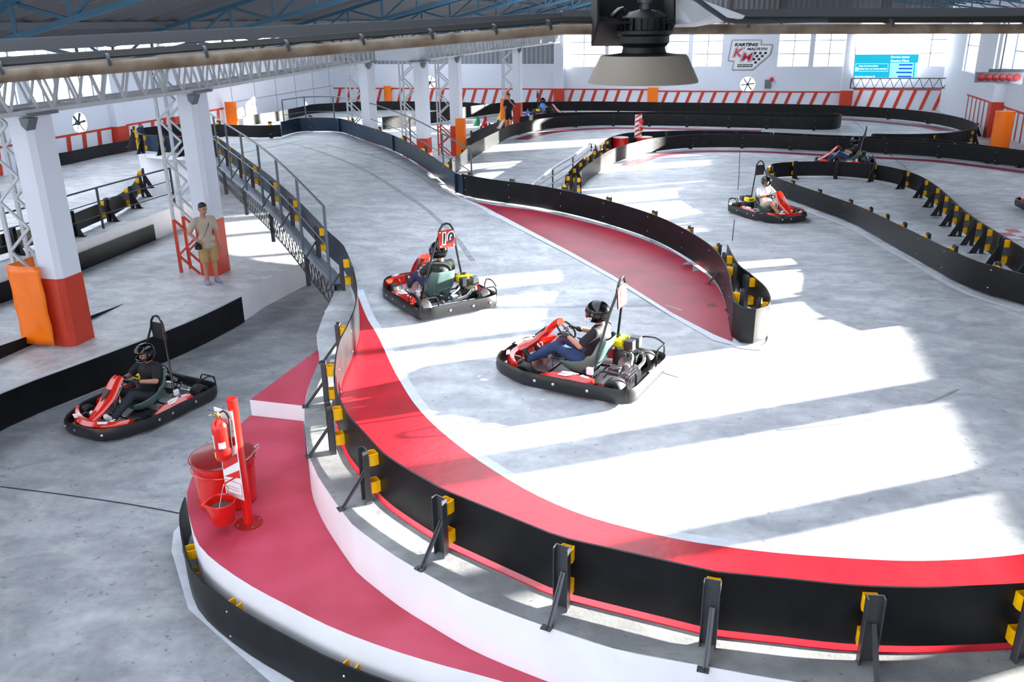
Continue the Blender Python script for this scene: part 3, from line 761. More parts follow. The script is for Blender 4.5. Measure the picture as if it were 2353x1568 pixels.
# pilasters on the walls
def pilaster(p, d, out, w, dep, ztop, zred, lab, mred=None):
    r = empty('wall_pillar', p); tag(r, lab, 'pillar')
    mb = MB(); mb.box((0, 0, 0), (1, 1, 1)); mb.b.free()
    def bx(z0, z1, m, nm, g=0):
        mb = MB(); A = d*(-w/2-g)-out*(-0.0); B = d*(w/2+g); mb.slab([A, B, B-out*(dep+g), A-out*(dep+g)], (0, 0, z1-z0)); o = mb.build(nm, m, r, smooth=0); o.location = (0, 0, z0)
    bx(zred, ztop, M_WALLW, 'shaft'); bx(0, zred, mred or M_ORED, 'painted_base', .004)
    return r
pilaster(ob+BX*sb(1286, 230), BX, AX, .62, .4, 4.95, 1.2, 'white back wall pillar with orange red base beside the left window')
pilaster(ob+BX*sb(1942, 230), BX, AX, .7, .4, 4.95, 1.15, 'back wall pillar with red base left of the video screen')
pilaster(ob+BX*sb(2213, 230), BX, AX, .7, .5, 4.95, 1.25, 'back corner pillar with red base right of the video screen')
for px, lab in ((268, 'left wall pillar with red base left of the long stripes'), (402, 'left wall pillar with red base half hidden by the second column')):
    p = LWp(px, 300); p.z = 0; pilaster(p, AX, -BX, .6, .3, 4.9, 1.1, lab)
for vv, lab in ((44.5, 'right wall pillar with red base near the back corner'), (38.0, 'right wall pillar with red base beside the traffic light')):
    pilaster(uv(UR, vv), AX, BX, .55, .5, 5.6, 1.6, lab)
# padded posts
def pad(p, w, h, lab, dep=.25, d=BX):
    mb = MB(); n = 10; rws = []
    for j in range(9):
        z = h*j/8; rws.append([p+d*(w/2*cos(2*pi*k/16))*(1+.03*sin(j*2.3+k))+AX*(dep/2*sin(2*pi*k/16))*(1+.05*sin(j*1.7+k))+V((0, 0, z)) for k in range(16)])
    R = mb.loft(rws, closed=True); mb.face(R[0]); mb.face(R[-1]); return tag(mb.build('crash_pad', M_ORANGE, smooth=50), lab, 'crash pad')
p = ob+BX*sb(1500, 225)-AX*.3; mb = MB(); mb.slab([p-BX*.32, p+BX*.32, p+BX*.32+AX*.3, p-BX*.32+AX*.3], (0, 0, 1.28)); tag(mb.build('crash_pad', M_ORANGE, bevel=.02), 'square orange crash pad in the middle of the striped back wall', 'crash pad')
q = BWp(897, 250)-AX*.3; q.z = 0; pad(q, .55, 1.3, 'orange crash pad on the far left back wall')
q = LWp(518, 284)+BX*.45; q.z = 0; pad(q, .7, 1.4, 'orange crash pad on the left wall where the stripes end')
q = PW(2300, 316, BX, UR-1.0); q.z = 0; pad(q, .75, 1.6, 'tall orange crash pad standing in the right corner', .6)
# wall fans
def fan(c, d, out, r, lab):
    root = empty('exhaust_fan', c); tag(root, lab, 'fan'); mb = MB(); x = d; y = V((0, 0, 1)); n = 32
    mb.loft([[x*cos(2*pi*k/n)*a+y*sin(2*pi*k/n)*a+out*b for k in range(n)] for a, b in ((r, 0), (r, .22))], closed=True)
    # collar filling the square opening
    sq = []
    for k in range(n):
        a = 2*pi*k/n; m_ = max(abs(cos(a)), abs(sin(a))); sq.append(x*cos(a)/m_*r*1.02+y*sin(a)/m_*r*1.02)
    mb.loft([sq, [x*cos(2*pi*k/n)*r+y*sin(2*pi*k/n)*r for k in range(n)]], closed=True); mb.build('ring', M_WALLW, root, smooth=30)
    mb = MB()
    for k in range(6):
        a = 2*pi*k/6+.1; t = x*cos(a)+y*sin(a); s_ = x*-sin(a)+y*cos(a)
        mb.slab([t*.05-s_*.03+out*.06, t*r*.95-s_*.03+out*.05, t*r*.95+s_*.05+out*.09, t*.05+s_*.04+out*.09], out*.01)
    for k in range(1): mb.lathe([(.09, 0), (.09, .16)], out*.04, out, 12)
    mb.build('blades', M_DSTEEL, root, smooth=0)
fan(ob+BX*fo[0][0]+V((0, 0, fo[0][1])), BX, AX, .45, 'round wall fan below the painted logo')
fan(ob+BX*fo[1][0]+V((0, 0, fo[1][1])), BX, AX, .45, 'round wall fan seen between the white columns')
fan(ol+AX*fl[0]+V((0, 0, fl[1])), AX, -BX, .45, 'round wall fan in the left wall')
p = BWp(1695, 212); mb = MB(); mb.slab([BWp(1672, 208)-AX*.01, BWp(1742, 208)-AX*.01, BWp(1742, 180)-AX*.01, BWp(1672, 180)-AX*.01], -AX*.02); 

mb.b.free()
# logo
lg = empty('wall_logo', BWp(1725, 127)-AX*.02); tag(lg, 'white karting club logo with black outline on the back wall', 'sign'); lo = lg.location.copy()
def LP(x, y):       # zoomed crop pixel (x11.2) -> local point
    return BWp(1660+x/11.2, 80+y/11.2)-AX*.02-lo
OUT = [(265, 128), (1005, 128), (1018, 160), (1000, 245), (1290, 245), (1305, 275), (1245, 510), (795, 905), (770, 915), (265, 915), (245, 890), (285, 690), (150, 680), (138, 650), (240, 160)]
def plate(pts, m, nm, off, th=.006):
    mb = MB(); vs, fs = cdt([(a, -b) for a, b in pts], []); P3 = [LP(v.x, -v.y)-AX*off for v in vs]; bv = [mb.b.verts.new(p) for p in P3]
    for f in fs: mb.face([bv[i] for i in f])
    for f in mb.b.faces:
        f.normal_update()
        if f.normal.dot(AX) > 0: f.normal_flip()
    return mb.build(nm, m, lg, smooth=0, fixn=False)
cx, cy = 720, 520
def shrink(pts, k): 
    # inward offset by averaging toward polygon centre line
    n = len(pts); out = []
    for i in range(n):
        a = V(pts[i-1]+(0,)); b = V(pts[i]+(0,)); c = V(pts[(i+1) % n]+(0,)); t = ((b-a).normalized()+(c-b).normalized()).normalized(); out.append((b.x-t.y*k, b.y+t.x*k))
    return out
plate(OUT, M_INK, 'outline', .0); plate(shrink(OUT, 16), M_SWHITE, 'backing', .006); plate(shrink(OUT, 38), M_INK, 'inner_outline', .012); plate(shrink(OUT, 44), M_SWHITE, 'face', .018)
def ltext(s, x, y, hpx, m, nm, off=.03, sh=.25, bold=.0, sx=1.0):
    p = LP(x, y)-AX*off; sz = abs((LP(x, y-hpx)-LP(x, y)).z)*1.38; Mx = basis(BX, (0, 0, 1), p) @ Matrix.Diagonal((sx, 1, 1, 1)); return text_mesh(s, sz, Mx, m, nm, lg, .004, bold, sh)
ltext('KARTING', 605, 255, 78, M_INK, 'lettering', bold=.012, sx=1.32); ltext('MADRYN', 885, 368, 68, M_INK, 'lettering', bold=.006, sx=1.35)
M_CRIM = mat('crimson', 'c4203c', .5)
ltext('K', 375, 470, 230, M_INK, 'letter_outline', .028, .25, .05, 1.15); ltext('K', 375, 470, 225, M_SWHITE, 'letter_edge', .034, .25, .032, 1.15); ltext('K', 375, 470, 215, M_CRIM, 'letter', .04, .25, .01, 1.15)
ltext('M', 600, 580, 230, M_INK, 'letter_outline', .044, .25, .045, 1.25); ltext('M', 600, 580, 225, M_SWHITE, 'letter_edge', .05, .25, .028, 1.25); ltext('M', 600, 580, 215, M_CRIM, 'letter', .056, .25, .004, 1.25)
plate([(395, 752), (785, 752), (765, 828), (378, 828)], M_INK, 'plaque', .03); ltext('INDOOR', 572, 790, 36, M_SWHITE, 'lettering', .036, .2, .004, 1.75)
def chk(x, y, w=68, h=60): plate([(x, y), (x+w, y), (x+w-14, y+h), (x-14, y+h)], M_INK, 'check', .03)
for x, y in ((812, 440), (948, 440), (1080, 440), (862, 518), (998, 518), (780, 598), (912, 598), (825, 680)): chk(x, y)
# video screen
def VP(x, y, off=.7): return PW(1940+x/7.843, 70+y/7.843, AX, VB-off)
vs_ = empty('video_screen', VP(750, 480)); tag(vs_, 'large video screen with teal race table hung before the back windows', 'screen'); vo = vs_.location.copy()
mb = MB(); mb.slab([VP(160, 855)-vo+AX*.005, VP(1290, 855)-vo+AX*.005, VP(1400, 80)-vo+AX*.005, VP(215, 95)-vo+AX*.005], AX*.12); mb.build('housing', M_WALLW, vs_, smooth=0)
def vq(pts, m, nm, off=.0):
    mb = MB(); mb.face([VP(*p)-vo-AX*off for p in pts]); 
    for f in mb.b.faces:
        f.normal_update()
        if f.normal.dot(AX) > 0: f.normal_flip()
    return mb.build(nm, m, vs_, smooth=0, fixn=False)
ME_W = mat('screen_white', 'f4fbff', .5, emit=.9); ME_T = mat('screen_teal', '00b0cc', .5, emit=.75); ME_C = mat('screen_cyan', '9aeefa', .5, emit=.8); ME_B = mat('screen_blue', '1560d0', .5, emit=.7)
vq([(205, 435), (1350, 430), (1400, 80), (215, 95)], ME_W, 'picture_area'); vq([(160, 855), (1290, 855), (1350, 430), (203, 438)], ME_T, 'table_area', .002)
def vbox(x0, y0, x1, y1, m, nm, off=.006): vq([(x0-(y1-y0)*.08, y1), (x1-(y1-y0)*.08, y1), (x1, y0), (x0, y0)], m, nm, off)
vbox(205, 595, 795, 605, ME_C, 'frame_line'); vbox(188, 730, 780, 742, ME_C, 'frame_line'); vbox(203, 600, 213, 740, ME_C, 'frame_line'); vbox(788, 600, 798, 740, ME_C, 'frame_line')
vbox(830, 580, 1255, 850, ME_C, 'table_panel'); vbox(1280, 580, 1325, 850, ME_C, 'table_panel')
for i, (x0, y0) in enumerate(((990, 605), (982, 672), (936, 742), (965, 815))): vbox(x0, y0, 1235-i*8, y0+30, ME_B, 'table_bar', .009)
def vt(s, x, y, h, m=ME_W, align='LEFT'):
    p = VP(x, y)-vo-AX*.012; sz = abs((VP(x, y-h)-VP(x, y)).z)*1.35; text_mesh(s, sz, basis(BX, (0, 0, 1), p), m, 'lettering', vs_, .002, .004, .1, align)
vt('Carrera Actual', 835, 480, 40); vt('Nombre Piloto', 830, 548, 40); vt('Carga de nuevos pilotos', 260, 640, 26); vt('Cambio Neu. con carrera detenida', 255, 692, 26); vt('Vibre el Tiro de Bienbar 20', 180, 832, 24)
mb = MB(); mb.lathe([(.09, 0), (.09, .004)], VP(230, 692)-vo-AX*.012, -AX, 16); mb.build('icon_dot', ME_W, vs_)
# lattice beam under the screen
tb = empty('screen_lattice_beam', VP(120, 1040)); tag(tb, 'thin black lattice beam under the video screen', 'beam'); to = tb.location.copy(); mb = MB()
A, B, Cc, D = VP(130, 868)-to, VP(2080, 862)-to, VP(2045, 1040)-to, VP(105, 1040)-to
mb.bar(A, B, .05); mb.bar(D, Cc, .05); mb.bar(A, D, .05); mb.build('chord', M_DSTEEL, tb)
mb = MB(); n = 22
for i in range(n):
    a, b = (A.lerp(B, i/n), D.lerp(Cc, (i+1)/n)) if i % 2 == 0 else (D.lerp(Cc, i/n), A.lerp(B, (i+1)/n)); mb.bar(a, b, .03)
mb.build('diagonal_bars', M_DSTEEL, tb)
mb = MB(); c_ = VP(2045, 1040)-to; c2 = V((c_.x, c_.y, -to.z)); mb.bar(c_, c2, .06); mb.build('leg', M_DSTEEL, tb)
# traffic light bar
tl = empty('traffic_light_bar', P(2296, 316, 0)); 
c0 = PW(2296, 178, AX, (P(2296, 316, 0)).dot(AX)-.6); tl.location = c0; tag(tl, 'grey bar of six red start lights hanging near the right corner', 'traffic light')
mb = MB(); sc_ = (c0-CAMP).length/FPX; Wd = 82*sc_; Hh = 19*sc_
mb.box((0, 0, 0), (1, 1, 1)); mb.b.free(); mb = MB(); mb.slab([-BX*Wd/2+V((0, 0, -Hh/2)), BX*Wd/2+V((0, 0, -Hh/2)), BX*Wd/2+V((0, 0, Hh/2)), -BX*Wd/2+V((0, 0, Hh/2))], AX*.2); mb.build('housing', mat('housing_grey', '565c64', .5), tl, smooth=0)
mb = MB(); mb.slab([-BX*Wd*.22+V((0, 0, Hh/2)), BX*Wd*.52+V((0, 0, Hh/2)), BX*Wd*.52+V((0, 0, Hh*.8)), -BX*Wd*.22+V((0, 0, Hh*.8))], AX*.25); mb.build('mounting_plate', M_DSTEEL, tl, smooth=0)
for k in range(6):
    mb = MB(); mb.lathe([(Hh*.36, 0), (Hh*.3, .03), (.02, .05)], BX*(Wd*(-.38+k*.152))-AX*0, -AX, 20); mb.build('lamp_lens', mat('red_lens', '8e1018', .3, emit=.05), tl)
mb = MB(); mb.bar((0, 0, Hh/2), (0, 0, 5.2-c0.z), .04); mb.build('hanger', M_DSTEEL, tl)

# ------------------------------------------------------------------ columns and lattice girder on the column line
def colfoot(px, py, z=0): 
    p = P(px, py, z); return p
COLS = []
def column(v, lab, zb=0, zred=1.24, pad_=False, u=UC, box=False, lat=True, redlat=True):
    c = uv(u, v, zb); r = empty('column', c); tag(r, lab, 'column', 'white and red columns under the lattice girder'); top = 4.0-zb
    def shaft(z0, z1, m, nm, g=0):
        mb = MB(); w = .2+g; A = -BX*w-AX*w; 
        mb.slab([-BX*w-AX*w*1.3, BX*w*.6-AX*w*1.3, BX*w-AX*w*.9, BX*w+AX*w*1.3, -BX*w+AX*w*1.3], (0, 0, z1-z0)); o = mb.build(nm, m, r, smooth=0); o.location = (0, 0, z0)
    shaft(zred-zb, top, M_WALLW, 'shaft'); shaft(0, zred-zb, M_ORED, 'painted_base', .006)
    if lat:
        for m, z0, z1, nm in ((M_WSTEEL, zred-zb, top+.7, 'lattice_leg'), (M_ORED if redlat else M_WSTEEL, 0, zred-zb, 'painted_lattice_leg')):
            mb = MB(); X0, X1 = -BX*.78, -BX*.3
            for X in (X0,): 
                for s_ in (-.18, .18): mb.bar(X+AX*s_+V((0, 0, z0)), X+AX*s_+V((0, 0, z1)), .06)
            n = max(1, round((z1-z0)/.42))
            for i in range(n):
                za = z0+(z1-z0)*i/n; zc = z0+(z1-z0)*(i+1)/n; a, b = (X0, X1) if i % 2 else (X1, X0)
                for s_ in (-.18, .18): mb.bar(a+AX*s_+V((0, 0, za)), b+AX*s_+V((0, 0, zc)), .04)
            mb.build(nm, m, r, smooth=0)
    mb = MB(); mb.slab([-BX*.3-AX*.33, BX*.3-AX*.33, BX*.3+AX*.33, -BX*.3+AX*.33], (0, 0, .05)); o = mb.build('capital', M_GSTEEL, r, smooth=0); o.location = (0, 0, top-.03)
    mb = MB(); mb.slab([BX*.1-AX*.34, BX*.3-AX*.34, BX*.2-AX*.34+V((0, 0, -.2)), BX*.12-AX*.34+V((0, 0, -.12))], AX*.2); o = mb.build('bracket_plate', M_GSTEEL, r, smooth=0); o.location = (0, 0, top-.05)
    return r
def vcol(px, py=0): # v of column line at image x (base)
    lo, hi = 5, 56
    for _ in range(50):
        m = (lo+hi)/2
        if proj(uv(UC, m))[0] < px: lo = m
        else: hi = m
    return lo
vc = [vcol(x) for x in (172, 497, 845, 978, 1052, 1190)]
labs = ['nearest white column with red base wrapped in orange vinyl at the left', 'white column with red base beside the man in the beige shirt', 'white column rising behind the crest of the ramp', 'wide white column right of the ramp crest carrying the solid beam', 'white column with orange pad left of the marshal', 'white column with red base right beside the marshal']
def ucol(px, v):
    return min((x/50 for x in range(-900, -450)), key=lambda u: abs(proj(uv(u, v))[0]-px))
vc[2] = 30.6; uc3 = ucol(858, vc[2])
cols = [column(v, l, u=(uc3 if i == 2 else UC)) for i, (v, l) in enumerate(zip(vc, labs))]
# orange vinyl wrap of first column
c = uv(UC, vc[0]); mb = MB(); rws = []
for j in range(13):
    z = .06+1.42*j/12; w = .3+.012*sin(j*1.9); row = []
    for k in range(9):
        t = k/8; off = .012*sin(j*1.3+k*1.7)
        row.append(c+BX*(-.74+.66*t)-AX*(.37+off+.03*sin(pi*t))+V((0, 0, z)))
    rws.append(row)
mb.loft(rws); rws2 = [[c-BX*(.75)+AX*(-.37+.6*k/4)+V((0, 0, .06+1.42*j/12)) for k in range(5)] for j in range(13)]; mb.loft(rws2)
w_ = mb.build('vinyl_wrap', M_ORANGE, smooth=60); w_.modifiers.new('s', 'SOLIDIFY').thickness = .02; tag(w_, 'creased orange vinyl wrap tied round the lattice side of the nearest column', 'wrap')
q = uv(UC, vc[4])+BX*.27-AX*.32; mb = MB(); mb.slab([q-BX*.24, q+BX*.16, q+BX*.16+AX*.25, q-BX*.24+AX*.25], (0, 0, 1.55)); tag(mb.build('crash_pad', M_ORANGE, bevel=.03), 'orange crash pad on the white column left of the marshal', 'crash pad')
q = uv(UC, vc[5])-BX*.62-AX*.35; pad(q, .5, 1.45, 'orange crash pad behind the marshal')
# girder spans
gl = [4.5]+vc+[VB-.5]; names = ['nearest', 'second', 'third', 'fourth', 'fifth', 'sixth', 'farthest']
for i, (a, b) in enumerate(zip(gl, gl[1:])):
    if i == 3:      # solid white beam between two columns
        mb = MB(); A = uv(uc3+.22, vc[3]-.25, 4.02); mb.slab([A, A+BX*(UC-uc3-.2), A+BX*(UC-uc3-.2)+AX*.5, A+AX*.5], (0, 0, .8)); tag(mb.build('solid_beam', M_WALLW, smooth=0), 'solid white beam spanning the third and fourth columns', 'beam'); continue
    g = empty('lattice_girder', uv(UC, a, 4.0)); tag(g, '%s span of the white lattice girder along the column tops' % names[i], 'girder', 'white lattice girder spans'); L = b-a; mb = MB()
    AXg = (uv(uc3, b)-uv(UC, a)).normalized() if i == 2 else AX
    for u in (-.78, -.22, .22):
        for z in (.03, .75): mb.bar(BX*u+V((0, 0, z)), BX*u+AXg*L+V((0, 0, z)), .07)
    mb.build('chords', M_WSTEEL, g, smooth=0); n = int(L/.3)
    for u in (-.78, .22):
        mb = MB()
        for k in range(n):
            z0, z1 = (.03, .75) if k % 2 else (.75, .03); mb.bar(BX*u+AXg*(L*k/n)+V((0, 0, z0)), BX*u+AXg*(L*(k+1)/n)+V((0, 0, z1)), .035)
        mb.build('web_bars', M_WSTEEL, g, smooth=0)
    for k in range(int(L/.8)):
        mb = MB(); mb.bar(BX*-.78+AXg*(.8*k)+V((0, 0, .03)), BX*.22+AXg*(.8*k)+V((0, 0, .03)), .04)
        mb.build('cross_bar', M_WSTEEL, g, smooth=0)
# ------------------------------------------------------------------ roof
M_ROOF = mat('roof_sheet', '54585e', .65)
M_SKY = bpy.data.materials.new('skylight_sheet'); M_SKY.use_nodes = True
_n = M_SKY.node_tree.nodes; _l = M_SKY.node_tree.links; _t = _n.new('ShaderNodeBsdfTranslucent'); _t.inputs[0].default_value = (.8, .9, .95, 1)
_d = _n.new('ShaderNodeBsdfDiffuse'); _m = _n.new('ShaderNodeMixShader'); _m.inputs[0].default_value = .75; _l.new(_d.outputs[0], _m.inputs[1]); _l.new(_t.outputs[0], _m.inputs[2]); _l.new(_m.outputs[0], _n['Material Output'].inputs[0])
def roof(name, u0, u1, v0, v1, m, dz=0, amp=.025, pitch=.6):
    mb = MB(); z0, z1 = roofz(u0+1e-4), roofz(u1-1e-4); r0 = []; r1 = []; n = int((v1-v0)/pitch)*2
    for i in range(n+1):
        v = v0+(v1-v0)*i/n; a = amp if i % 2 else -amp; r0.append(uv(u0, v, z0+a+dz)); r1.append(uv(u1, v, z1+a+dz))
    mb.loft([r0, r1]); o = mb.build(name, m, smooth=0); o['kind'] = 'structure'; return o
for nm, parts in (('left', [(UL, -21.4, 0), (-21.4, -19.1, 1), (-19.1, -16.4, 1), (-16.4, UC, 0)]), ('right', [(UC, -6.4, 0), (-6.4, -.6, 1), (-.6, UG, 0), (UG, UR+.3, 0)])):
    for i, (u0, u1, g) in enumerate(parts):
        if g: roof('ceiling_added_skylight_%s_%d' % (nm, i), u0, u1, VF+.5, VB+.3, M_GLASS, amp=0, pitch=3)  # added glazing near the ridge, out of view, lets in overhead fill light
        else: roof('ceiling_%s_%d' % (nm, i), u0, u1, VF+.5, VB+.3, M_ROOF)
# roof trusses
def truss(v, u0, u1, um, lab, zoff=-.12, dep=.62, m=M_BLUES, n=14):
    r = empty('roof_truss', uv(u0, v, 0)); tag(r, lab, 'truss', 'blue lattice roof trusses'); o = r.location.copy()
    def pt(u, d): return uv(u, v, roofz(min(max(u, u0+1e-3), u1-1e-3))+zoff-d)-o
    for nm, d in (('top_chord', 0), ('bottom_chord', dep)):
        mb = MB(); us = [u0, um, u1]
        for a, b in zip(us, us[1:]): mb.bar(pt(a, d if a == um or d == 0 else d*.55), pt(b, d if b == um or d == 0 else d*.55), .07)
        mb.build(nm, m, r, smooth=0)
    mb = MB()
    for side_ in ((u0, um), (um, u1)):
        for k in range(n):
            a = side_[0]+(side_[1]-side_[0])*k/n; b = side_[0]+(side_[1]-side_[0])*(k+1)/n
            def dd(u): t = abs(u-um)/abs((u0 if u < um else u1)-um); return dep*(1-.45*t)
            mb.bar(pt(a, 0), pt(a, dd(a)), .045)
            if k % 2: mb.bar(pt(a, 0), pt(b, dd(b)), .04)
            else: mb.bar(pt(a, dd(a)), pt(b, 0), .04)
    mb.build('web_bars', m, r, smooth=0); return r
v = 9.5; k = 0
ords = ['nearest', 'second', 'third', 'fourth', 'fifth', 'sixth', 'seventh', 'eighth', 'ninth', 'tenth']
while v < 56:
    truss(v, UC, UR, UG, '%s blue roof truss over the main hall' % ords[k])
    if v > 12: truss(v, UL, UC, -19.1, '%s blue roof truss over the left aisle' % ords[k], n=10)
    v += 5.0; k += 1
# purlins
for lab, us in (('main hall', [-10, -7.8, -5.6, -3.4, -1.2, 2.2, 4.4, 6.6, 8.8, 11]), ('left aisle', [-26, -24, -22, -20, -18, -16, -14, -12])):
    for u in us:
        mb = MB(); mb.bar(uv(u, VF+1, roofz(u)-.07), uv(u, VB, roofz(u)-.07), .06, .1); tag(mb.build('ceiling_purlin', M_GSTEEL, smooth=0), kind='structure')
# ================================================================== KARTS
M_KB = mat('bumper_black', '1b1c1f', .38, var=.25, vscale=6)
M_TYRE = mat('tyre', '17171a', .6, bump=.05)
M_KRED = mat('fairing_red', 'd4200e', .18, coat=.6)
M_SEAT = mat('seat_fibreglass', '5f7a76', .3, coat=.3, var=.15)
M_ENG = mat('engine_grey', '3e4044', .4, metal=.6)
M_ENGB = mat('engine_black', '1e1f22', .45)
M_TANK = mat('tank_yellow', 'e8d400', .25, coat=.4)
M_TUBE = mat('tube_black', '141517', .25, coat=.3)
def make_kart(number=None, label='', loc=None, head=0, detail=True):
    r = empty('racing_kart', (0, 0, 0))
    # bumper band
    half = [(-1.0, 0), (-1.0, .5), (-.97, .62), (-.88, .69), (-.7, .7), (.3, .7), (.42, .69), (.84, .5), (.95, .4), (1.0, .22), (1.0, 0)]
    out = half+[(x, -y) for x, y in half[::-1][1:-1]]
    out = [V((x, y, 0)) for x, y in out]
    O = catmull(out, .08, closed=True); n = len(O); nr = []
    for i in range(n):
        t = (O[(i+1) % n]-O[i-1]).normalized(); nr.append(V((t.y, -t.x, 0)))
    sg = 1 if sum((O[i]).dot(nr[i]) for i in range(n)) > 0 else -1
    def rg(z, k): return [O[i]+nr[i]*sg*k+V((0, 0, z)) for i in range(n)]
    mb = MB(); R = [rg(.045, 0), rg(.07, .012), rg(.15, .018), rg(.21, .012), rg(.235, 0), rg(.21, -.02), rg(.07, -.02), rg(.045, 0)]
    mb.loft(R, closed=True); bump = mb.build('bumper', M_KB, r, smooth=50)
    for x, y, a in ((1.0, -.12, 0), (.96, .38, .6), (.0, .7, pi/2), (.25, .7, pi/2), (-.45, .7, pi/2), (-.95, .62, 2.4), (-1.0, .2, pi), (-1.0, -.2, pi), (-1.0, -.5, pi), (.0, -.7, -pi/2), (.25, -.7, -pi/2), (-.45, -.7, -pi/2), (.97, -.35, -.5)):
        mb = MB(); d = V((cos(a), sin(a), 0)); mb.lathe([(.02, 0), (.02, .008), (.008, .014)], V((x, y, .145))+d*.014, d, 12); mb.build('bolt', M_CHROME, bump)
    # chassis
    mb = MB(); zf = .07
    for s in (-1, 1):
        mb.tube(catmull([(-.85, s*.32, zf), (-.2, s*.3, zf), (.3, s*.28, zf), (.75, s*.2, zf), (.88, s*.1, zf+.02)], .15), .016, 6)
        mb.tube([(-.85, s*.66, .13), (-.7, s*.33, .09)], .012, 6); mb.tube([(.1, s*.68, .13), (.1, s*.28, .08)], .012, 6); mb.tube([(-.4, s*.68, .13), (-.4, s*.3, .08)], .012, 6)
    for x in (-.85, -.3, .3, .75): mb.tube([(x, -.32, zf), (x, .32, zf)], .014, 6)
    mb.build('frame', M_TUBE, r)
    mb = MB(); mb.slab([(-.1, -.3, .055), (-.1, .3, .055), (.8, .22, .055), (.8, -.22, .055)], (0, 0, .008)); mb.build('floor_pan', mat('pan_grey', '3a3c40', .4, metal=.5), r, smooth=0)
    # wheels
    def wheel(x, y, rad_, w):
        mb = MB(); k = rad_; mb.lathe([(k*.55, -w/2), (k*.85, -w/2), (k*.97, -w*.4), (k, -w*.25), (k, w*.25), (k*.97, w*.4), (k*.85, w/2), (k*.55, w/2)], (x, y, k), (0, 1, 0), 24, caps=False)
        wh = mb.build('wheel', M_TYRE, r, smooth=40)
        mb = MB(); mb.lathe([(k*.56, -w*.42), (k*.56, w*.42)], (x, y, k), (0, 1, 0), 20, caps=False); mb.lathe([(.03, -w*.45), (k*.56, -w*.1), (k*.56, w*.1), (.03, w*.45)], (x, y, k), (0, 1, 0), 12); mb.build('hub', M_ENG, wh)
    for s in (-1, 1): wheel(-.72, s*.52, .14, .2); wheel(.5, s*.49, .125, .13)
    mb = MB(); mb.tube([(-.72, -.42, .14), (-.72, .42, .14)], .018, 10); mb.lathe([(.085, -.004), (.085, .004)], (-.72, .18, .14), (0, 1, 0), 20); mb.lathe([(.1, -.005), (.1, .005)], (-.72, -.12, .14), (0, 1, 0), 24); mb.build('rear_axle', M_CHROME, r)
    # rear guards
    for s in (-1, 1):
        mb = MB(); x0, x1 = -.94, -.56
        loop = lambda x, y0, y1, z: [(x, y0, .1), (x, y0, z-.05), (x, y0+(y1-y0)*.12, z), (x, y1-(y1-y0)*.12, z), (x, y1, z-.05), (x, y1, .1)]
        mb.tube(catmull(loop(-.93, s*.36, s*.66, .36), .06), .012, 6)
        mb.tube(catmull([(-.93, s*.66, .36), (-.8, s*.67, .42), (-.6, s*.67, .40), (-.54, s*.67, .3), (-.54, s*.67, .12)], .06), .012, 6)
        mb.build('wheel_guard', M_TUBE, r)
    # nose cone: tapered panel from nose to steering wheel
    mb = MB(); C = [(.93, .13, .035), (.84, .21, .07), (.66, .33, .11), (.5, .46, .14), (.4, .57, .14), (.3, .67, .12), (.24, .70, .10)]
    rws = []
    for x, z, w in C:
        rws.append([(x, -w, z-.02), (x+.015, -w*.75, z+.015), (x+.025, -w*.3, z+.03), (x+.028, 0, z+.012), (x+.025, w*.3, z+.03), (x+.015, w*.75, z+.015), (x, w, z-.02), (x-.03, w*.5, z-.04), (x-.03, -w*.5, z-.04)])
    R = mb.loft(rws, closed=True); mb.face(R[0]); mb.face(R[-1]); nose = mb.build('front_fairing', M_KRED, r, smooth=45)
    mb = MB(); mb.face([(.468, -.04, .53), (.468, .04, .53), (.43, .05, .57), (.43, -.05, .57)]) ; mb.box((.375, 0, .615), (.01, .12, .03)); mb.build('sticker', M_SWHITE, nose, smooth=0)
    mb = MB(); mb.slab([(.53, -.035, .5), (.6, 0, .44), (.53, .035, .5), (.45, .05, .57), (.45, -.05, .57)], (.012, 0, .012)); mb.build('vent', M_ENGB, nose, smooth=0)
    # front bumper cover (crescent)
    mb = MB(); rws = []
    for k in range(13):
        t = -1+2*k/12; y = .56*t; x = .93-.28*abs(t)**2.2; w = .13*(1-.35*abs(t)); z = .2+.03*abs(t)
        rws.append([(x, y, .09), (x+.005, y, z), (x-w*.4, y, z+.05), (x-w, y, z+.035), (x-w, y, .1)])
    R = mb.loft(rws, closed=True); mb.face(R[0]); mb.face(R[-1]); fc = mb.build('front_cover', M_KRED, r, smooth=45)
    for s in (-1, 1):
        mb = MB(); mb.slab([(.87, s*.2, .262), (.8, s*.33, .262), (.84, s*.36, .258), (.9, s*.24, .258)], (0, 0, .012)); mb.build('sticker', M_SWHITE, fc, smooth=0)
    # side pods
    for s in (-1, 1):
        mb = MB(); rws = []
        for x, w, z in ((-.5, .05, .17), (-.46, .12, .23), (-.2, .15, .24), (.05, .13, .23), (.22, .06, .18)):
            rws.append([(x, s*(.64-w), .1), (x, s*(.64-w), z), (x, s*(.64-w*.3), z+.03), (x, s*.66, z-.02), (x, s*.66, .1)])
        R = mb.loft(rws, closed=True); mb.face(R[0]); mb.face(R[-1]); pod = mb.build('side_pod', M_KRED, r, smooth=40)
        mb = MB(); a = [(-.28, s*.565, .273), (-.16, s*.535, .268), (-.06, s*.56, .268), (-.02, s*.635, .245), (-.14, s*.64, .248), (-.2, s*.61, .262)]; mb.slab(a, (0, 0, .006)); mb.build('graphic', M_SWHITE, pod, smooth=0)
        mb = MB(); mb.slab([(-.42, s*.58, .258), (-.32, s*.565, .268), (-.3, s*.6, .262), (-.41, s*.61, .252)], (0, 0, .006)); mb.build('sticker', M_SWHITE, pod, smooth=0)
    # seat shell
    mb = MB(); rws = []
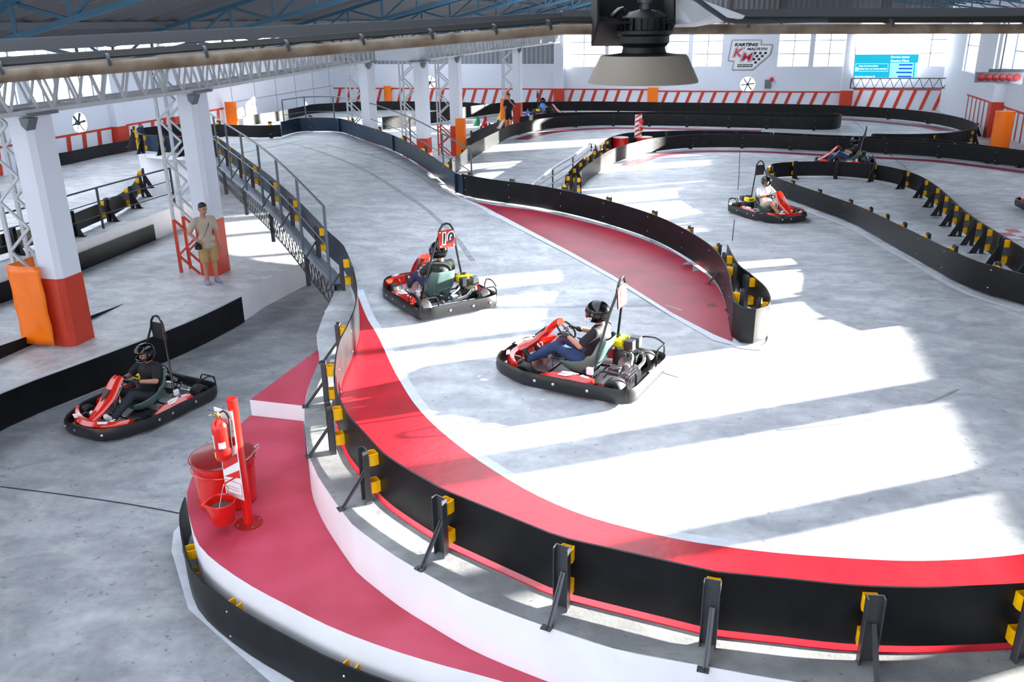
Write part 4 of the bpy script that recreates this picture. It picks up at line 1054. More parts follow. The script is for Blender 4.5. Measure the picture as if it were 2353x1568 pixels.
    prof = [(.18, .14, .14, .1), (.05, .085, .2, .16), (-.12, .075, .22, .2), (-.24, .1, .235, .22), (-.33, .2, .245, .2), (-.4, .34, .25, .16), (-.45, .48, .24, .1), (-.49, .6, .2, .05)]
    for x, z, w, side in prof:
        row = []
        for k in range(11):
            t = -1+2*k/10; yy = w*sin(t*pi/2)
            up_ = side*max(0, abs(t)-.45)/.55
            fx = .22*max(0, abs(t)-.5)*(1 if z > .15 else .3)
            row.append((x+fx, yy*1.0, z+up_*(1 if z < .3 else .2)))
        rws.append(row)
    mb.loft(rws); st = mb.build('seat', M_SEAT, r, smooth=70); sm = st.modifiers.new('s', 'SOLIDIFY'); sm.thickness = .018; sm2 = st.modifiers.new('ss', 'SUBSURF'); sm2.levels = 1; sm2.render_levels = 1
    # roll hoop with plate
    mb = MB(); hp = [(-.34, .4, .12), (-.4, .34, .4), (-.5, .2, .95), (-.56, .13, 1.2), (-.57, .11, 1.3), (-.575, .06, 1.37), (-.58, 0, 1.39)]
    pts = [V(p) for p in hp]+[V((x, -y, z)) for x, y, z in hp[::-1][1:]]
    mb.tube(catmull(pts, .08), .017, 10); hoop = mb.build('roll_hoop', M_TUBE, r)
    if number is not None:
        nrm = V((-1, 0, .06)).normalized(); cpl = V((-.585, 0, 1.15)); upv = V((.06, 0, 1)).normalized(); xr = V((0, -1, 0))
        mb = MB(); w, h = .14, .135; c8 = []
        for a, b in ((-1, -1), (1, -1), (1, 1), (-1, 1)): c8.append(cpl+xr*a*w+upv*b*h)
        mb.slab(c8, nrm*-.006)
        pl_ = mb.build('number_plate', [mat('plate_red', 'c9281e', .4)], r, smooth=0, bevel=.006)
        mb = MB(); mb.slab([p-nrm*.012 for p in c8], nrm*-.004); mb.build('plate_back', M_ENGB, pl_, smooth=0)
        for a, b in ((-.8, -.8), (.8, -.8), (.8, .8), (-.8, .8)):
            mb = MB(); mb.lathe([(.012, 0), (.012, .006)], cpl+xr*a*w+upv*b*h+nrm*.002, nrm, 10); mb.build('plate_bolt', M_SWHITE, pl_)
        if number:
            for m_, bo, off in ((M_SWHITE, .022, .005), (M_INK, .004, .009)):
                text_mesh(number, .23, basis(xr, upv, cpl+nrm*off), m_, 'numeral', pl_, .002, bo, .12)
    # engine
    e = empty('engine'); e.parent = r; mb = MB(); mb.box((-.5, -.36, .22), (.24, .2, .2)); mb.lathe([(.1, 0), (.1, .05), (.06, .06)], (-.5, -.26, .24), (0, 1, 0), 20); mb.lathe([(.1, 0), (.09, .05)], (-.5, -.46, .24), (0, -1, 0), 20)
    for k in range(6): mb.box((-.64, -.36, .2+k*.022), (.1, .16, .008))
    mb.build('engine_block', M_ENG, e, bevel=.008)
    mb = MB(); mb.box((-.42, -.37, .42), (.2, .25, .12)); tk = mb.build('fuel_tank', M_TANK, e, bevel=.03)
    mb = MB(); mb.lathe([(.035, 0), (.035, .022), (.02, .026)], (-.4, -.38, .48), (0, 0, 1), 14); mb.build('fuel_cap', M_ENGB, tk)
    mb = MB(); mb.box((-.325+.006, -.37, .42), (.002, .12, .035)); mb.build('tank_sticker', M_INK, tk, smooth=0)
    mb = MB(); mb.box((-.6, -.27, .42), (.12, .13, .14)); mb.build('air_filter', M_ENGB, e, bevel=.012)
    mb = MB(); mb.box((-.62, -.44, .42), (.13, .12, .13)); mb.build('silencer', mat('silencer_grey', '4c4f53', .45, metal=.3), e, bevel=.012)
    mb = MB(); mb.lathe([(.06, 0), (.06, .1)], (-.66, -.1, .2), (0, 1, 0), 18); mb.lathe([(.1, 0), (.1, .012)], (-.6, -.16, .2), (0, 1, 0), 22); mb.tube(catmull([(-.7, -.36, .3), (-.78, -.3, .32), (-.82, -.2, .26), (-.8, -.05, .22)], .05), .022, 10); mb.tube(catmull([(-.55, -.2, .34), (-.7, -.12, .36), (-.75, .05, .28)], .06), .014, 8)
    mb.build('exhaust_and_clutch', M_CHROME, e)
    mb = MB(); mb.box((-.56, .1, .2), (.14, .12, .1)); mb.tube([(-.62, .12, .2), (-.72, .18, .16)], .012, 6); mb.tube(catmull([(-.45, .2, .12), (-.6, .3, .3), (-.66, .22, .3), (-.6, .05, .2)], .06), .01, 6); mb.build('brake_unit', M_ENG, r, bevel=.006)
    # transponder box, battery
    mb = MB(); mb.box((-.36, .43, .28), (.08, .045, .09)); mb.build('transponder', mat('white_plastic', 'e8ecf4', .35), r, bevel=.008)
    # steering
    mb = MB(); mb.tube([(.62, 0, .1), (.2, 0, .56)], .012, 8); mb.tube([(.4, .1, .08), (.3, .015, .45)], .009, 6); mb.tube([(.4, -.1, .08), (.3, -.015, .45)], .009, 6); mb.build('steering_column', M_CHROME, r)
    ctr = V((.16, 0, .6)); nn = V((-.66, 0, .75)).normalized(); xx = V((0, 1, 0)); yy = nn.cross(xx); mb = MB()
    ring = [ctr+xx*.145*cos(2*pi*k/28)+yy*.145*sin(2*pi*k/28) for k in range(28)]; mb.tube(ring, .013, 8, closed=True)
    for a in (0, pi, pi*1.5, pi*.5): mb.tube([ctr, ctr+xx*.14*cos(a)+yy*.14*sin(a)], .009, 6)
    mb.lathe([(.035, -.01), (.035, .01)], ctr, nn, 14); mb.build('steering_wheel', M_TUBE, r)
    for s in (-1, 1):
        mb = MB(); mb.tube([(.7, s*.13, .08), (.68, s*.14, .22)], .009, 6); mb.box((.675, s*.14, .22), (.02, .07, .03)); mb.tube([(.85, s*.26, .1), (.8, s*.28, .24), (.66, s*.3, .24), (.6, s*.28, .1)], .009, 6); mb.build('pedal', M_CHROME, r)
    return r
# ================================================================== PEOPLE
def capsule(b, p, q, r0, r1, n=12):
    p, q = V(p), V(q); bmesh.ops.create_icosphere(b, subdivisions=2, radius=r0, matrix=Matrix.Translation(p)); bmesh.ops.create_icosphere(b, subdivisions=2, radius=r1, matrix=Matrix.Translation(q))
    d = q-p; L = d.length
    if L > 1e-5:
        M = Matrix.Translation((p+q)/2) @ d.to_track_quat('Z', 'Y').to_matrix().to_4x4(); bmesh.ops.create_cone(b, cap_ends=True, segments=n, radius1=r0, radius2=r1, depth=L, matrix=M)
def organic(name, prims, m, parent, voxel=.012, sm=6, smf=.5):
    """one continuous skin around tapered limbs and ellipsoids"""
    b = bmesh.new()
    for p in prims:
        if p[0] == 'c': capsule(b, *p[1:])
        else:
            c, r = V(p[1]), p[2]; M = Matrix.Translation(c) @ (p[3].to_4x4() if len(p) > 3 else Matrix()) @ Matrix.Diagonal((r[0], r[1], r[2], 1)); bmesh.ops.create_icosphere(b, subdivisions=3, radius=1, matrix=M)
    me = bpy.data.meshes.new(name); b.to_mesh(me); b.free(); o = bpy.data.objects.new(name+'_tmp', me); COL.objects.link(o)
    rm = o.modifiers.new('r', 'REMESH'); rm.mode = 'VOXEL'; rm.voxel_size = voxel; s = o.modifiers.new('s', 'SMOOTH'); s.iterations = sm; s.factor = smf
    me2 = bpy.data.meshes.new_from_object(o.evaluated_get(bpy.context.evaluated_depsgraph_get())); bpy.data.objects.remove(o); bpy.data.meshes.remove(me)
    me2.materials.clear(); me2.materials.append(m); me2.polygons.foreach_set('use_smooth', [True]*len(me2.polygons)); me2.name = name
    o = bpy.data.objects.new(name, me2); COL.objects.link(o)
    if parent is not None: o.parent = parent
    return o
def hand(wr, d, nrm, side, curl=.5, k=1.0, thumb=.5):
    """wr wrist, d direction of the palm, nrm direction the palm faces, side +1/-1 thumb side along nrm x d"""
    wr, d, nrm = V(wr), V(d).normalized(), V(nrm).normalized(); s = nrm.cross(d).normalized()*side; nrm = (nrm-d*nrm.dot(d)).normalized(); out = []
    for j, off in enumerate((.03, .011, -.009, -.028)):
        kn = wr+d*.085*k+s*off*k; out.append(('c', wr+s*off*.55*k, kn, .015*k, .011*k))
        L = (.041, .046, .042, .033)[j]*k; a = curl*(.8+.08*j); p = kn; dd = d.copy()
        for seg, f in ((L, 1), (L*.62, 1.15), (L*.5, .8)):
            dd = (dd*cos(a*f)+nrm*sin(a*f)).normalized(); nrm2 = nrm; q = p+dd*seg; out.append(('c', p, q, .0092*k, .0082*k)); p = q
            nrm = (nrm-dd*nrm.dot(dd)).normalized() if False else nrm
    t0 = wr+s*.02*k+d*.02*k; td = (d*.55+s*.75+nrm*.3).normalized(); t1 = t0+td*.045*k; t2 = t1+(d*.8+s*.15+nrm*thumb).normalized()*.03*k; t3 = t2+(d*.8-s*.1+nrm*thumb*1.3).normalized()*.024*k
    out += [('c', t0, t1, .015*k, .0115*k), ('c', t1, t2, .011*k, .0095*k), ('c', t2, t3, .0095*k, .008*k)]
    return out
M_SKIN = mat('skin', 'b98468', .5, var=.06, vscale=8)
M_HAIR = mat('hair', '1b1614', .6, bump=.3, bscale=60)
M_HELM = mat('helmet_black', '08090c', .16, coat=.35, spec=.3)
M_HELMW = mat('helmet_white', 'd5d8dc', .1, coat=1)
M_VIS = mat('visor', '0c0d11', .1, spec=.5)
def face_bits(head, c, f, u, k, par):
    """eyes, brows, mouth. c head centre, f forward, u up, k scale"""
    s = f.cross(u).normalized(); mb = MB()
    for sd in (-1, 1): mb.ell(c+f*.088*k+s*sd*.031*k+u*.008*k, (.012*k, .012*k, .009*k), n=8, m=6)
    mb.build('eyes', mat('eye_dark', '231a16', .2), par)
    mb = MB()
    for sd in (-1, 1): mb.bar(c+f*.094*k+s*sd*.016*k+u*.028*k, c+f*.086*k+s*sd*.046*k+u*.03*k, .008*k, .006*k)
    mb.bar(c+f*.094*k-s*.02*k-u*.052*k, c+f*.094*k+s*.02*k-u*.052*k, .008*k, .006*k); mb.build('brows_and_lips', mat('lip_brown', '5c3a30', .6), par)
def head_prims(c, f, u, k=1.0, ears=True):
    s = f.cross(u).normalized(); M = Matrix((s, f, u)).transposed()
    pr = [('e', c+u*.02*k, (.075*k, .095*k, .1*k), M), ('e', c+f*.03*k-u*.055*k, (.055*k, .062*k, .06*k), M), ('c', c+f*.085*k+u*.01*k, c+f*.108*k-u*.02*k, .009*k, .013*k), ('c', c-u*.08*k-f*.01*k, c-u*.14*k-f*.02*k, .052*k, .055*k)]
    if ears: pr += [('e', c+s*.077*k-f*.005*k, (.012*k, .018*k, .03*k), M), ('e', c-s*.077*k-f*.005*k, (.012*k, .018*k, .03*k), M)]
    return pr
def helmet(c, f, u, par, m=None, open_=False, mv=None):
    s = f.cross(u).normalized(); M = Matrix((s, f, u)).transposed(); r = (.135, .162, .15); mb = MB(); n, mm = 36, 24; G = []
    def pt(a, t, k=1.0):      # a azimuth from forward, t from top
        x = sin(t)*sin(a); y = sin(t)*cos(a); z = cos(t)
        ch = 1+.1*max(0, y)*max(0, -z)*2.0
        zz = max(z, -.78)
        return c+M @ V((x*r[0]*k, y*r[1]*k*ch, zz*r[2]*k))
    for j in range(mm+1):
        t = pi*(.001+.80*j/mm); G.append([pt(-pi+2*pi*k/n, t) for k in range(n)])
    R = [[mb.b.verts.new(p) for p in row] for row in G]
    for j in range(mm):
        for k in range(n):
            a = abs(-pi+2*pi*(k+.5)/n); t = pi*.80*(j+.5)/mm
            if a < 1.15 and rad(72) < t < rad(108): continue
            mb.face([R[j][k], R[j][(k+1) % n], R[j+1][(k+1) % n], R[j+1][k]])
    h = mb.build('helmet', m or M_HELM, par, smooth=60); so2 = h.modifiers.new('s', 'SOLIDIFY'); so2.thickness = .014; so2.offset = -1
    mb = MB(); rows_ = []
    sh = -rad(42) if open_ else 0
    for j in range(7):
        t = rad(68)+rad(44)*j/6+sh; rows_.append([pt(-1.25+2.5*k/14, t, 1.02) for k in range(15)])
    mb.loft(rows_); v = mb.build('visor', mv or M_VIS, h, smooth=60); v.modifiers.new('s', 'SOLIDIFY').thickness = .004
    mb = MB()
    for sd in (-1, 1): mb.lathe([(.022, 0), (.018, .01)], c+s*sd*.125+u*.0+f*.02, s*sd, 12)
    mb.tube(catmull([c+s*sd_*.1-f*.06*0+f*fy-u*.03*0+u*uz for sd_, fy, uz in ((-1, .07, -.075), (-.6, .13, -.085), (0, .155, -.085), (.6, .13, -.085), (1, .07, -.075))], .03), .008, 6)
    mb.build('helmet_trim', mat('trim_grey', '55585c', .4), h); return h
def driver(label, shirt, pants, shoe, glove, look=0.0, helm=None, open_=False, bare=False, socks=None, hm2=None):
    r = empty('person'); tag(r, label, 'person')
    hip = V((-.2, 0, .22)); ch = V((-.31, 0, .55)); nk = V((-.31, 0, .74)); hd = V((-.27, 0, .875)); f = V((cos(look), sin(look), -.18)).normalized(); u = V((.18, 0, 1)); u = (u-f*u.dot(f)).normalized()
    sk = head_prims(hd, f, u, .98); L = {}
    ctr = V((.16, 0, .6)); nn = V((-.66, 0, .75)).normalized()
    torso = [('c', hip+V((0, .07, 0)), hip+V((0, -.07, 0)), .115, .115), ('c', hip, ch, .13, .15), ('e', ch+V((.01, 0, .02)), (.135, .2, .18)), ('c', ch+V((-.01, .13, .12)), ch+V((-.01, -.13, .12)), .075, .075), ('c', ch+V((0, 0, .12)), nk, .07, .055)]
    sk += [('c', ch+V((0, 0, .1)), nk+V((.02, 0, .05)), .06, .052)]+[(p[0],)+tuple(p[1:3])+((p[3]*.9, p[4]*.9) if p[0] == 'c' else ()) if p[0] == 'c' else ('e', p[1], tuple(x*.9 for x in p[2])) for p in torso]
    sl, pn = list(torso), [('c', hip+V((.02, .08, -.02)), hip+V((.02, -.08, -.02)), .125, .125)]
    for s in (-1, 1):
        gl, sh_ = [], []
        shd = ch+V((0, s*.18, .13)); hw = ctr+V((0, s*.14, 0))+V((-.02, 0, .0)); wr = hw+V((-.075, s*.015, -.025)); el = (shd+wr)/2+V((-.03, s*.11, -.11))
        sk += [('c', shd, el, .052, .042), ('c', el, wr, .041, .027)]; sl += [('c', shd, shd.lerp(el, .72), .068, .066)]
        d = (hw-wr).normalized(); hh = hand(wr, d+V((.2, -s*.1, .1)), V((.15, -s*.25, -1)), -s, .75); sk += hh
        gl += [(q[0], q[1], q[2], q[3]*1.22, q[4]*1.22) for q in hh]+[('c', wr-d*.03, wr, .034, .032)]
        kn = V((.22, s*.17, .42)); an = V((.6, s*.15, .17)); hp = hip+V((.03, s*.09, 0))
        sk += [('c', hp, kn, .08, .056), ('c', kn, kn.lerp(an, .35), .055, .055), ('c', kn.lerp(an, .35), an, .052, .036)]
        toe = V((.68, s*.145, .27)); he = V((.6, s*.15, .12)); sk += [('c', an, toe, .034, .025)]
        if bare: pn += [('c', hp, hp.lerp(kn, .85), .1, .088)]
        else: pn += [('c', hp, kn, .097, .07), ('c', kn, kn.lerp(an, .4), .07, .064), ('c', kn.lerp(an, .4), an, .064, .052)]
        sh_ += [('c', he, an+V((0, 0, .01)), .04, .042), ('c', he+V((.015, 0, .01)), toe, .036, .038), ('c', an.lerp(toe, .4), toe, .038, .034)]
        organic('shoe', sh_, shoe, r, .01, 4); organic('glove', gl, glove, r, .007, 3)
    body = organic('body', sk, M_SKIN, r, .009, 4); body.parent = r
    organic('shirt', sl, shirt, r, .011, 8); organic('trousers' if not bare else 'shorts', pn, pants, r, .012, 8)
    face_bits(body, hd, f, u, .98, r)
    helmet(hd+u*.02, f, u, r, helm, open_)
    return r
def mlike(n, c, r=.8, **k): return mat(n, c, r, bump=.15, bscale=14, **k)
M_SHB = mlike('black_cloth', '121318'); M_SHW = mlike('white_cloth', 'e9e9ee'); M_SHBL = mlike('light_blue_cloth', '5f9be0'); M_SHG = mlike('dark_green_cloth', '232a28'); M_JEAN = mlike('denim', '24406a', var=.3, vscale=9); M_DJEAN = mlike('dark_trousers', '23262d')
M_BEIGE = mlike('beige_cloth', 'b9ab98', var=.12, vscale=6); M_KHAKI = mlike('khaki', 'b08d5c'); M_SHOEB = mat('shoe_black', '15161a', .5); M_SHOEW = mat('shoe_white', 'd8d8d8', .5); M_GLOVE = mat('glove_black', '111216', .6); M_SHOEP = mat('shoe_lilac', '8088b4', .6)
def sole(par, pts):
    pass
def seat(kart_label, drv, px, py, head_a, head_b, z, number, klabel, scale=1.0):
    """head_a -> head_b: image pixels on the ground giving the driving direction"""
    a, b = P(*head_a, z), P(*head_b, z); d = b-a; ang = math.atan2(d.y, d.x); c = P(px, py, z)
    k = make_kart(number); k.location = c; k.rotation_euler = (0, 0, ang); k.scale = (scale,)*3; tag(k, klabel, 'kart')
    if drv is not None: drv.location = c; drv.rotation_euler = (0, 0, ang); drv.scale = (scale,)*3
    return k
KS = 1.07
seat('', driver('person in dark shirt seen from behind driving the kart numbered 10', M_SHG, M_JEAN, M_SHOEB, M_GLOVE, .35), 996, 690, (1045, 735), (893, 645), ZP, '10', 'red and black racing kart with number 10 plate on its roll hoop', KS)
d8 = driver('person in black shirt and jeans driving the nearest kart, seen from the side', M_SHB, M_JEAN, M_SHOEB, M_GLOVE, 0)
k8 = seat('', d8, 1326, 862, (1480, 878), (1190, 824), ZP, '8', 'nearest racing kart seen from the side with yellow engine tank and red plate edge-on', KS)
seat('', driver('person in black shirt driving the kart on the lower lane', M_SHB, M_DJEAN, M_SHOEW, M_GLOVE, -.1, None, True), 322, 950, (420, 905), (238, 992), ZL, '', 'red nosed racing kart on the lower lane at left coming towards the camera', KS)
seat('', driver('person in white shirt and beige shorts driving the kart in the middle distance', M_SHW, M_BEIGE, M_SHOEW, M_GLOVE, -.2, mat('helmet_mixed', '3a3e44', .1, coat=1), True, True), 1768, 498, (1705, 478), (1835, 518), .0, '', 'racing kart driving right in the middle distance beside the pointed infield', KS)
seat('', driver('person in black shirt and jeans driving the far kart behind the pointed infield', M_SHB, M_JEAN, M_SHOEB, M_GLOVE, 0), 1940, 382, (2010, 384), (1870, 379), .0, '', 'far racing kart driving left behind the pointed infield', KS)
seat('', driver('person in light blue shirt driving the farthest kart beside the marshal', M_SHBL, M_DJEAN, M_SHOEB, M_GLOVE, 0), 1258, 270, (1215, 269), (1300, 271), .0, '', 'farthest racing kart driving right along the striped back wall', KS)
kk = make_kart(None); kk.location = P(2432, 482, .05); kk.rotation_euler = (0, 0, pi-.1); kk.scale = (KS,)*3; tag(kk, 'black kart bumper just entering at the right edge of the frame', 'kart')
# helmet lettering on the nearest driver
hc = V((-.27, 0, .875)); 
lt = text_mesh('HS7', .06, basis(V((-.97, .12, .12)), V((.1, .1, 1)), hc+V((.075, .128, -.05))), M_SWHITE, 'helmet_lettering', d8, .003, .003, .1)

# standing people
def stand(label, loc, rz, shirt, legs, shoe, h=1.74, hat=False, armR='hip', armL='down', headturn=0.0, camera_=False, lower='shorts', step=0.0, tilt=0):
    k = h/1.74; r = empty('person', loc, rz); r.scale = (k,)*3; tag(r, label, 'person'); Z = lambda z: z
    hd = V((.04, 0, 1.61)); f = V((cos(headturn), sin(headturn), -.15)).normalized(); u = V((.1*cos(headturn), .1*sin(headturn), 1)); u = (u-f*u.dot(f)).normalized()
    sk = head_prims(hd, f, u, 1.0); tor = [('c', (0, .07, .95), (0, -.07, .95), .11, .11), ('c', (0, 0, .98), (-.01, 0, 1.2), .12, .13), ('e', (-.005, 0, 1.24), (.115, .165, .17)), ('c', (-.01, .13, 1.38), (-.01, -.13, 1.38), .062, .062), ('c', (0, 0, 1.38), (.01, 0, 1.5), .07, .052)]
    sk += [(p[0],)+(tuple(p[1:3])+(p[3]*.9, p[4]*.9) if p[0] == 'c' else (p[1], tuple(x*.9 for x in p[2]))) for p in tor]
    sl = [(p[0],)+(tuple(p[1:3])+(p[3]*1.08, p[4]*1.08) if p[0] == 'c' else (p[1], tuple(x*1.08 for x in p[2]))) for p in tor[:4]]+[('c', (0, .06, .84), (0, -.06, .84), .13, .13), ('c', (0, .06, .95), (0, -.06, .95), .13, .13)]
    pn = [('c', (0, .07, .93), (0, -.07, .93), .122, .122)]; shs = []
    for s in (-1, 1):
        shd = V((-.01, s*.185, 1.37)); mode = armL if s > 0 else armR
        if mode == 'down': el = shd+V((-.02, s*.06, -.28)); wr = el+V((.05, s*.01, -.25)); hdr, hn = V((.1, 0, -1)), V((0, -s, 0))
        elif mode == 'hip': el = shd+V((-.09, s*.13, -.25)); wr = V((.05, s*.17, .93)); hdr, hn = V((.25, -s*.15, -.9)), V((0, -s, 0))
        elif mode == 'chest': el = shd+V((.02, s*.12, -.26)); wr = V((.22, s*.08, 1.3)); hdr, hn = V((.1, -s*.5, .8)), V((-1, 0, 0))
        sk += [('c', shd, el, .05, .04), ('c', el, wr, .039, .026)]+hand(wr, hdr, hn, s if mode != 'chest' else -s, .35); sl += [('c', shd, shd.lerp(el, .75), .068, .07)]
        st = s*step; hp = V((0, s*.09, .92)); kn = V((.03+st*.5, s*.1, .5)); an = V((st, s*.1, .09)); toe = an+V((.14, s*.03, -.06))
        sk += [('c', hp, kn, .085, .055), ('c', kn, kn.lerp(an, .35), .054, .056), ('c', kn.lerp(an, .35), an, .054, .036), ('c', an, toe, .035, .026)]
        if lower == 'shorts': pn += [('c', hp, hp.lerp(kn, .95), .102, .092)]
        else: pn += [('c', hp, kn, .1, .07), ('c', kn, an, .07, .05)]
        shs = [('c', an+V((-.045, 0, -.05)), toe+V((.02, 0, -.0)), .042, .038), ('c', an+V((-.03, 0, -.02)), an+V((0, 0, .01)), .042, .046)]; organic('shoe', shs, shoe, r, .01, 3)
    b = organic('body', sk, M_SKIN, r, .009, 4); organic('shirt', sl, shirt, r, .011, 8); organic(lower, pn, legs, r, .012, 8)
    s_ = f.cross(u).normalized(); M = Matrix((s_, f, u)).transposed()
    organic('hair', [('e', hd+u*.055-f*.015, (.082, .098, .082), M), ('e', hd-f*.045, (.074, .065, .085), M), ('e', hd+u*.09+f*.045, (.06, .045, .035), M)], M_HAIR, r, .009, 3)
    face_bits(b, hd, f, u, 1.0, r)
    return r
man = stand('standing person in beige short sleeved shirt and shorts with camera beside the second column', P(488, 650, 0), rad(-52), M_BEIGE, M_KHAKI, M_SHOEP, 1.78, headturn=.25, armR='hip', armL='down')
# camera strap and camera bag (carried: things of their own)
mb = MB(); L = catmull([(.0, .1, 1.43), (.13, .04, 1.3), (.15, -.06, 1.13), (.1, -.16, .98), (.04, -.2, .93)], .05); mb.loft([[p+V((0, .012, .012)) for p in L], [p-V((0, .012, .012)) for p in L]])
L2 = catmull([(.0, .1, 1.43), (-.12, .03, 1.35), (-.15, -.08, 1.15), (-.08, -.19, .98), (.02, -.21, .93)], .05); mb.loft([[p+V((0, .012, .012)) for p in L2], [p-V((0, .012, .012)) for p in L2]])
camr = empty('camera_bag', man.location, man.rotation_euler.z); tag(camr, 'small black camera with shoulder strap hanging at the hip of the beige shirted person', 'camera')
so3 = mb.build('strap', M_SHOEB, camr); so3.modifiers.new('s', 'SOLIDIFY').thickness = .004
mb = MB(); mb.box((.08, -.22, .86), (.09, .13, .11)); mb.lathe([(.04, 0), (.038, .07), (.03, .075)], (.12, -.22, .86), (1, -.1, -.1), 18); mb.box((.08, -.22, .93), (.05, .05, .03)); mb.build('camera_body', M_GLOVE, camr, bevel=.012)
mar = stand('standing person in black shirt and shorts beside the farthest white column', P(1170, 296, 0), rad(-80), M_SHB, M_SHB, M_SHOEB, 1.8, headturn=0, armR='down', armL='chest', step=.06)
# ================================================================== PROPS
# fire point on the walkway
def extinguisher(loc, label, rz=0, s=1.0):
    r = empty('fire_extinguisher', loc, rz); r.scale = (s,)*3; tag(r, label, 'fire extinguisher')
    mb = MB(); mb.lathe([(.075, 0), (.083, .012), (.083, .36), (.078, .4), (.055, .435), (.028, .455), (.025, .48)], n=32); cyl = mb.build('cylinder', M_BRED, r, smooth=45)
    def lab(a0, a1, z0, z1, m, nm):
        mb = MB(); mb.loft([[(.0845*cos(a0+(a1-a0)*k/8), .0845*sin(a0+(a1-a0)*k/8), z) for k in range(9)] for z in (z0, z1)]); mb.build(nm, m, cyl)
    lab(rad(195), rad(245), .14, .3, mat('label_grey', 'c8ccd2', .5), 'label'); lab(rad(275), rad(325), .15, .22, M_SWHITE, 'label'); lab(rad(205), rad(240), .03, .1, mat('label_yellow', 'f6c400', .5), 'label')
    for i in range(4): lab(rad(203), rad(236), .16+.03*i, .166+.03*i, M_INK, 'label_text')
    mb = MB(); mb.lathe([(.0846, .125), (.0846, .129)], n=32, caps=False); mb.build('band', M_INK, cyl)
    mb = MB(); mb.lathe([(.022, .47), (.022, .52), (.012, .53)], n=14); mb.tube([(0, 0, .5), (-.06, 0, .5)], .012, 8); mb.lathe([(.022, 0), (.022, .01)], (0, -.02, .5), (0, -1, 0), 16); mb.build('valve', mat('brass', 'c9a55a', .25, metal=.9), r)
    mb = MB(); mb.bar((.0, 0, .53), (-.11, 0, .545), .022, .008); mb.bar((0, 0, .515), (-.1, 0, .49), .018, .006); mb.build('handle', M_CHROME, r)
    mb = MB(); mb.tube(catmull([(-.02, .02, .5), (.04, .05, .53), (.095, .04, .46), (.1, .02, .3), (.095, .02, .12)], .04), .011, 8); mb.build('hose', M_ENGB, r)
    return r
foot = P(572, 1203, ZW)
sr_ = empty('signal_post', foot); tag(sr_, 'red fire point post with round base plate and striped sign on the red walkway', 'post')
mb = MB(); mb.lathe([(.054, .01), (.054, 1.5), (.05, 1.503)], n=24); mb.build('pole', M_BRED, sr_)
mb = MB(); mb.lathe([(.15, 0), (.15, .01), (.06, .014)], n=36); mb.build('base_plate', mat('base_red', '8e1818', .35), sr_)
for k in range(4):
    mb = MB(); a = k*pi/2+.6; mb.lathe([(.011, .01), (.011, .018)], (.12*cos(a), .12*sin(a), 0), n=8); mb.build('base_bolt', M_CHROME, sr_)
# sign panel in a vertical plane, facing the left front
sd_ = V((-.80, .60, 0)).normalized(); sn = V((-.60, -.80, 0)).normalized()      # along, facing
sd_ = V((-.93, -.37, 0)).normalized(); sn = V((.37, -.93, 0)).normalized()
sd_ = V((-.86, .5, 0)).normalized(); sn = V((-.5, -.86, 0)).normalized()
o0 = sn*.058; W2, z0, z1 = .27, .33, 1.38
def sq(s, z, off=0): return o0+sd_*s+V((0, 0, z))+sn*off
mb = MB(); mb.slab([sq(-.05, z0), sq(W2-.05, z0), sq(W2-.05, z1), sq(-.05, z1)], sn*.004); sg_ = mb.build('sign_board', M_SWHITE, sr_, smooth=0)
m0, m1 = -.05, W2-.05; zz = .6; k = 0
while zz < 1.12:
    mb = MB(); a = [(m0+.012, zz), (m1-.012, zz-.16), (m1-.012, zz-.06), (m0+.012, zz+.1)]; a = [(s, max(.56, min(1.12, z))) for s, z in a]; mb.slab([sq(s, z, .005) for s, z in a], sn*.002); mb.build('red_stripe', M_SRED, sg_, smooth=0); zz += .2
for (za, zb) in ((.38, .53), (1.15, 1.28)):
    mb = MB(); 
    for p, q in (((m0+.015, za), (m1-.015, za)), ((m1-.015, za), (m1-.015, zb)), ((m1-.015, zb), (m0+.015, zb)), ((m0+.015, zb), (m0+.015, za))): mb.bar(sq(p[0], p[1], .006), sq(q[0], q[1], .006), .005, .003)
    for i in range(2): mb.bar(sq(m0+.05, za+.05+.03*i, .006), sq(m1-.05, za+.05+.03*i, .006), .006, .002)
    mb.build('sign_border', M_SRED, sg_, smooth=0)
ex = extinguisher(foot+sn*.155+sd_*.06+V((0, 0, .86)), 'red fire extinguisher hanging on the striped fire point sign in the foreground', rad(-10))
# big lidded bin behind the post
bin_ = empty('fire_bin', P(518, 1160, ZW)+V((0, .12, 0))); tag(bin_, 'large red metal drum with flat lid behind the fire point post', 'bin')
mb = MB(); mb.lathe([(.30, 0), (.32, .02), (.34, .52), (.35, .54), (.35, .56), (.335, .56)], n=44); mb.build('drum', M_BRED, bin_, smooth=40)
mb = MB(); mb.lathe([(.355, .555), (.36, .575), (.35, .585), (.33, .59), (.01, .6)], n=44); mb.tube([V((.36*cos(2*pi*k/40), .36*sin(2*pi*k/40), .57)) for k in range(40)], .009, 6, closed=True); lid = mb.build('lid', mat('lid_red', '7c1012', .3, coat=.25, bump=.15), bin_, smooth=40)
mb = MB(); mb.tube(catmull([(.33, .12, .6), (.38, .14, .63), (.4, .05, .63), (.36, .02, .6)], .03), .008, 6); mb.build('lid_handle', M_CHROME, lid)
mb = MB(); mb.lathe([(.352, .44), (.358, .45), (.352, .46)], n=44, caps=False); mb.build('rib', M_BRED, bin_)
